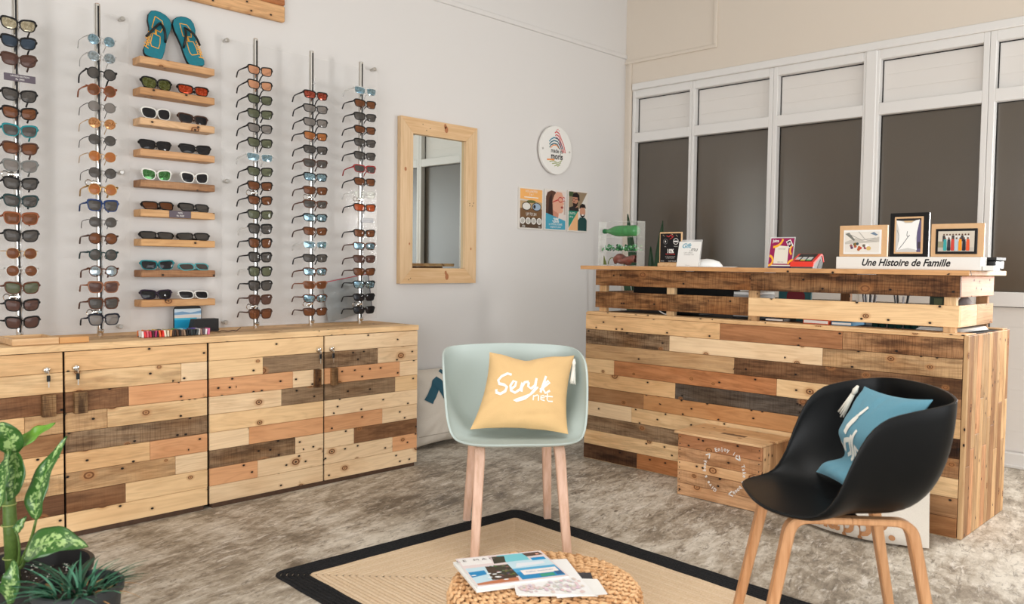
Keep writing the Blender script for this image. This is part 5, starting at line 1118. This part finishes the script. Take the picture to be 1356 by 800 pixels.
def rot(c, d, dx=0, dy=0):
    cx = sum(p[0] for p in c)/4; cy = sum(p[1] for p in c)/4; a = radians(d)
    return [(cx+(p[0]-cx)*cos(a)-(p[1]-cy)*sin(a)+dx, cy+(p[0]-cx)*sin(a)+(p[1]-cy)*cos(a)+dy) for p in c]
magazine('pale magazine directly under the glossy seaside magazine, left on the pouf', rot(m_near, 1.5, -.012, -.003), MZ, .0088, [])
magazine('dark-covered magazine peeping out under the right-hand magazines on the pouf', [(1.735, 1.655), (1.905, 1.49), (2.03, 1.62), (1.86, 1.79)], MZ, .004, [], cover=(44, 46, 54))
BLU, AQ, SK, DKG, SAND = (40, 132, 184), (120, 196, 206), (190, 216, 226), (62, 60, 46), (186, 116, 82)
rr3 = random.Random(2)
A_ = [((222, 206, 204), rect(0, 0, 1, 1)), ((232, 228, 224), rect(.02, .72, .36, .98)), (SK, rect(.02, .08, .4, .62)), (BLU, [(.02, .3), (.2, .36), (.2, .5), (.02, .48)]), ((74, 58, 46), [(.2, .16), (.46, .1), (.5, .56), (.24, .62)]), (DKG, [(.3, .3), (.5, .2), (.5, .62), (.34, .62)]), (SAND, [(.02, .04), (.46, .04), (.48, .16), (.2, .14), (.02, .1)]),
      (BLU, rect(.5, .06, .98, .44)), ((86, 164, 204), [(.5, .3), (.98, .34), (.98, .5), (.5, .5)]), (SK, rect(.5, .44, .98, .7)), ((220, 224, 230), [(.55, .48), (.9, .52), (.9, .6), (.6, .62)]), (AQ, rect(.46, .7, .78, .96)), (DKG, [(.36, .68), (.5, .7), (.54, .92), (.4, .94)]), ((90, 70, 60), [(.78, .82), (.98, .84), (.96, .96), (.76, .95)]), ((30, 140, 196), rect(.8, .66, .96, .76)), ((236, 226, 222), rect(.56, .2, .96, .36)), ((60, 148, 122), rect(.72, .08, .88, .18)), ((44, 92, 136), rect(.9, .1, .98, .22)), ((230, 170, 150), rect(.9, .86, .94, .9))]
for k in range(26): A_.append(((rr3.randrange(60, 140), rr3.randrange(64, 120), rr3.randrange(50, 90)), circ(.27+.22*rr3.random(), .2+.42*rr3.random(), .018, .024, 6)))
for k in range(8): A_.append(((236, 238, 236), circ(.05+.3*rr3.random(), .12+.4*rr3.random(), .03, .018, 6)))
magazine('glossy magazine with blue seaside pictures, left on top of the pile on the pouf', m_near, MZ+.0090, .0045, A_, [((120, 110, 110), 'L E   M A G', .09, .2, .88, {}), ((90, 150, 190), 'hello summer', .055, .76, .28, {})])
B_ = [((232, 230, 228), rect(0, 0, 1, 1))]
for k in range(110): x = rr3.random(); B_.append(((rr3.randrange(206, 226), rr3.randrange(190, 210), rr3.randrange(188, 206)), circ(.04+.9*x, .06+.3*rr3.random()*(.5+.8*x), .025, .03, 6)))
magazine('white magazine with a faint pinkish grass picture, right on the pouf', [(1.728, 1.655), (1.89, 1.492), (2.058, 1.745), (1.90, 1.86)], MZ+.0054, .0035, B_)
magazine('plain white leaflet sticking out under the right-hand magazine on the pouf', [(1.80, 1.56), (1.93, 1.475), (2.0, 1.57), (1.9, 1.68)], MZ+.0042, .0012, [])

# ------------------------------------------------------------------ plants in the left foreground
def leaf_mat():
    n = NT('variegated_leaf'); uv = n.n('UVMap'); sp = n.n('SeparateXYZ', {0: uv.outputs[0]})
    u = n.math('ABSOLUTE', n.math('SUBTRACT', n.math('MULTIPLY', sp.outputs[0], 2), 1)); v = sp.outputs[1]
    tc = n.n('TexCoord'); a = n.noise(tc.outputs['Object'], 80, 5, .66)
    st = n.math('ABSOLUTE', n.math('SINE', n.math('ADD', n.math('MULTIPLY', v, 26), n.math('MULTIPLY', u, -5))))
    f = n.math('SUBTRACT', n.math('ADD', n.math('MULTIPLY', a, 1.1), n.math('MULTIPLY', st, .12)), n.math('ADD', n.math('MULTIPLY', n.math('POWER', u, 3), .5), n.math('MULTIPLY', n.ramp(u, .12, 0), .12)))
    c = n.mix(n.ramp(f, .58, .66), lin((54, 96, 38)), lin((158, 186, 118)))
    c = n.mix(n.math('MULTIPLY', n.ramp(u, .06, .02), .6), c, lin((140, 180, 96)))
    n.set(n.p.inputs['Base Color'], c); n.p.inputs['Roughness'].default_value = .3; n.p.inputs['Specular IOR Level'].default_value = .5
    n.p.inputs['Subsurface Weight'].default_value = .0
    return n.m
VLEAF = leaf_mat(); GLEAF = mat('plain_young_leaf', (112, 158, 54), .32, bump=(40, .1, (92, 140, 46))); STEM = mat('plant_stem', (100, 126, 58), .45, bump=(60, .3, (62, 86, 36)))
def leaf(parent, pts, w, nrm, m, fold=.25, twist=0):
    """pts: quadratic midrib (3 points); w half-width; nrm: facing direction"""
    p0, p1, p2 = [V(p) for p in pts]; nrm = V(nrm).normalized(); vs = []; uv = []; nu, nv = 8, 18
    for j in range(nv+1):
        v = j/nv; c = p0*(1-v)**2+p1*2*v*(1-v)+p2*v*v; tg = ((p1-p0)*(1-v)+(p2-p1)*v).normalized()
        s = tg.cross(nrm).normalized(); n2 = s.cross(tg).normalized()
        ta = twist*v; s, n2 = s*cos(ta)+n2*sin(ta), n2*cos(ta)-s*sin(ta)
        ww = w*(sin(pi*min(1, v**.8*1.0))**.75)*(1-.25*v)
        for i in range(nu+1):
            a = 2*i/nu-1; vs.append(c+s*a*ww*cos(fold*abs(a))+n2*(abs(a)*ww*fold*1.1+.0035*sin(v*17+a*3)*abs(a))); uv.append((i/nu, v))
    mb = MB(); mb.add(vs, [(j*(nu+1)+i, j*(nu+1)+i+1, (j+1)*(nu+1)+i+1, (j+1)*(nu+1)+i) for j in range(nv) for i in range(nu)]); mb.uv = uv
    o = part('leaf', mb, m, parent, True, fixn=False); so = o.modifiers.new('thickness', 'SOLIDIFY'); so.thickness = .0012; return o
FWD = V((.7155, .6986, 0)); RGT = V((.6986, -.7155, 0))
def cp(px, py, d):   # point of the foreground given as lateral offset and drop at a distance from the lens
    return V((0, 0, 1.15))+FWD*d+RGT*((px-678)/1101.67*d)+V((0, 0, -1))*((py-342)/1101.67*d)
pc = cp(33, 0, 2.3); PXd, PYd = pc.x, pc.y
t = thing('leafy_plant', 'variegated dumb cane plant in a black pot, left foreground', 'plant', (PXd, PYd, 0))
part('pot', MB().lathe([(.115, 0), (.15, .265), (.162, .268), (.165, .285), (.152, .287), (.148, .262), (.142, .232), (.02, .225)], 40, (PXd, PYd, 0)), mat('black_pot', (36, 34, 34), .45), t, True, auto=35)
part('soil', MB().lathe([(.143, .232), (.1, .242), (.001, .244)], 24, (PXd, PYd, 0)), mat('potting_soil', (52, 42, 34), .95, bump=(180, 1, (28, 22, 18))), t)
gm = MB(); rr4 = random.Random(9)
for k in range(260):
    a = rr4.uniform(0, 6.28); r = .135*math.sqrt(rr4.random()); s_ = rr4.uniform(.002, .0045)
    sph(gm, V((PXd+r*cos(a), PYd+r*sin(a), .244)), s_, s_*.8, s_*.7, Matrix.Rotation(rr4.uniform(0, 3), 3, 'Z'), 0 if rr4.random() < .45 else 1)
o = part('gravel', gm, [mat('pale_grit', (206, 198, 190), .8), mat('dark_grit', (74, 62, 52), .9)], t, True); o['kind'] = 'stuff'
D = 2.3
s0 = V((PXd, PYd, .235))+RGT*-.045
part('stem', MB().tube([s0, cp(8, 700, D), cp(6, 640, D), cp(8, 590, D)], [.019, .018, .015, .010], 12), STEM, t, True)
for k, y in enumerate((745, 700, 672)): part('stem_ring', MB().tube([cp(8-k, y, D)+V((cos(a), sin(a), 0))*.0195 for a in [q*pi/6 for q in range(12)]], .002, 5, closed=True), mat('stem_ring', (150, 160, 92), .6), t, True)
cam_n = -FWD
def stalk(a, b, c, r=.005): part('stalk', MB().tube([V(a)*(1-q)**2+V(b)*2*q*(1-q)+V(c)*q*q for q in [k/8 for k in range(9)]], [r*(1.2-.5*k/8) for k in range(9)], 8), STEM, t, True)
stalk(s0+V((0, 0, .03)), cp(34, 735, D-.02), cp(43, 692, D-.05)); leaf(t, (cp(43, 694, D-.05), cp(36, 650, D-.05), cp(86, 579, D)), .038, cam_n+V((0, 0, .2))-RGT*.25, VLEAF, .2, .2)
leaf(t, (cp(16, 602, D), cp(38, 576, D-.03), cp(70, 562, D+.02)), .024, cam_n*.9+V((0, 0, .8)), GLEAF, .3)
leaf(t, (cp(10, 606, D-.03), cp(14, 575, D-.06), cp(-6, 562, D-.08)), .036, cam_n+RGT*.6, VLEAF, .3)
leaf(t, (cp(13, 600, D-.04), cp(22, 640, D-.08), cp(6, 668, D-.07)), .034, cam_n+V((0, 0, .3)), VLEAF, .35, .3)
leaf(t, (cp(8, 598, D-.05), cp(2, 640, D-.12), cp(-6, 680, D-.12)), .03, cam_n-RGT*.4, VLEAF, .3)
stalk(s0+V((0, 0, .04)), cp(30, 760, D-.12), cp(25, 742, D-.16)); leaf(t, (cp(25, 745, D-.16), cp(58, 706, D-.20), cp(112, 729, D-.14)), .05, cam_n*.7+V((0, 0, .8)), VLEAF, .12)
stalk(s0+V((0, 0, .02)), cp(26, 740, D-.03), cp(16, 708, D-.03), .004); leaf(t, (cp(15, 712, D-.03), cp(20, 700, D-.03), cp(30, 688, D-.02)), .014, cam_n, VLEAF, .3)
leaf(t, (cp(2, 808, D-.2), cp(10, 780, D-.24), cp(12, 748, D-.2)), .03, cam_n+V((0, 0, .4)), VLEAF, .2)
# small grassy plant in its own pot
D2 = 1.98; qc = cp(98, 0, D2); QX, QY = qc.x, qc.y; QZ = .362
t = thing('grassy_plant', 'small spiky grass plant in a dark pot, in front of the leafy plant', 'plant', (QX, QY, 0))
part('pot', MB().lathe([(.07, 0), (.096, QZ-.02), (.102, QZ-.018), (.103, QZ), (.094, QZ+.001), (.09, QZ-.03), (.02, QZ-.035)], 36, (QX, QY, 0)), mat('dark_grey_pot', (46, 50, 52), .5), t, True, auto=35)
part('soil', MB().lathe([(.09, QZ-.035), (.05, QZ-.022), (.001, QZ-.02)], 20, (QX, QY, 0)), mat('potting_soil', (52, 42, 34)), t)
BG = [mat('blade_green', (38, 92, 66), .5), mat('blade_blue_green', (74, 132, 104), .5), mat('blade_dry', (176, 134, 88), .7), mat('blade_dark', (30, 62, 40), .5)]
rr5 = random.Random(21)
blades = []
for q in range(4):
    mb = MB(); L = .07+.014*q; bend = .2+.2*q; vs = []
    for j in range(7):
        v = j/6; w = .0042*(1-v**2.2)+.0003; y = L*sin(bend*v)/bend*v**.1 if v else 0; z = L*v*cos(bend*v*.9)
        for a in (-1, 0, 1): vs.append((a*w, y*v+.002*abs(a), z))
    mb.add(vs, [(j*3+i, j*3+i+1, (j+1)*3+i+1, (j+1)*3+i) for j in range(6) for i in range(2)])
    me = mesh_of(mb, 'blade', True); me.materials.append(BG[0]); blades.append(me)
for k in range(110):
    o = bpy.data.objects.new('blade', blades[rr5.randrange(4)]); COL.objects.link(o)
    a = rr5.uniform(0, 6.28); r = .075*math.sqrt(rr5.random()); low = rr5.random() < .22
    Mw = Matrix.Translation((QX+r*cos(a), QY+r*sin(a), QZ-.024)) @ Matrix.Rotation(a-pi/2+rr5.uniform(-.7, .7), 4, 'Z') @ Matrix.Rotation(-(rr5.uniform(-.1, .25)+r*4+(.6 if low else 0)), 4, 'X') @ Matrix.Scale(rr5.uniform(.7, 1.0), 4)
    place(o, t, Mw); o.material_slots[0].link = 'OBJECT'; o.material_slots[0].material = BG[2] if low else BG[rr5.choice((0, 0, 1, 3))]
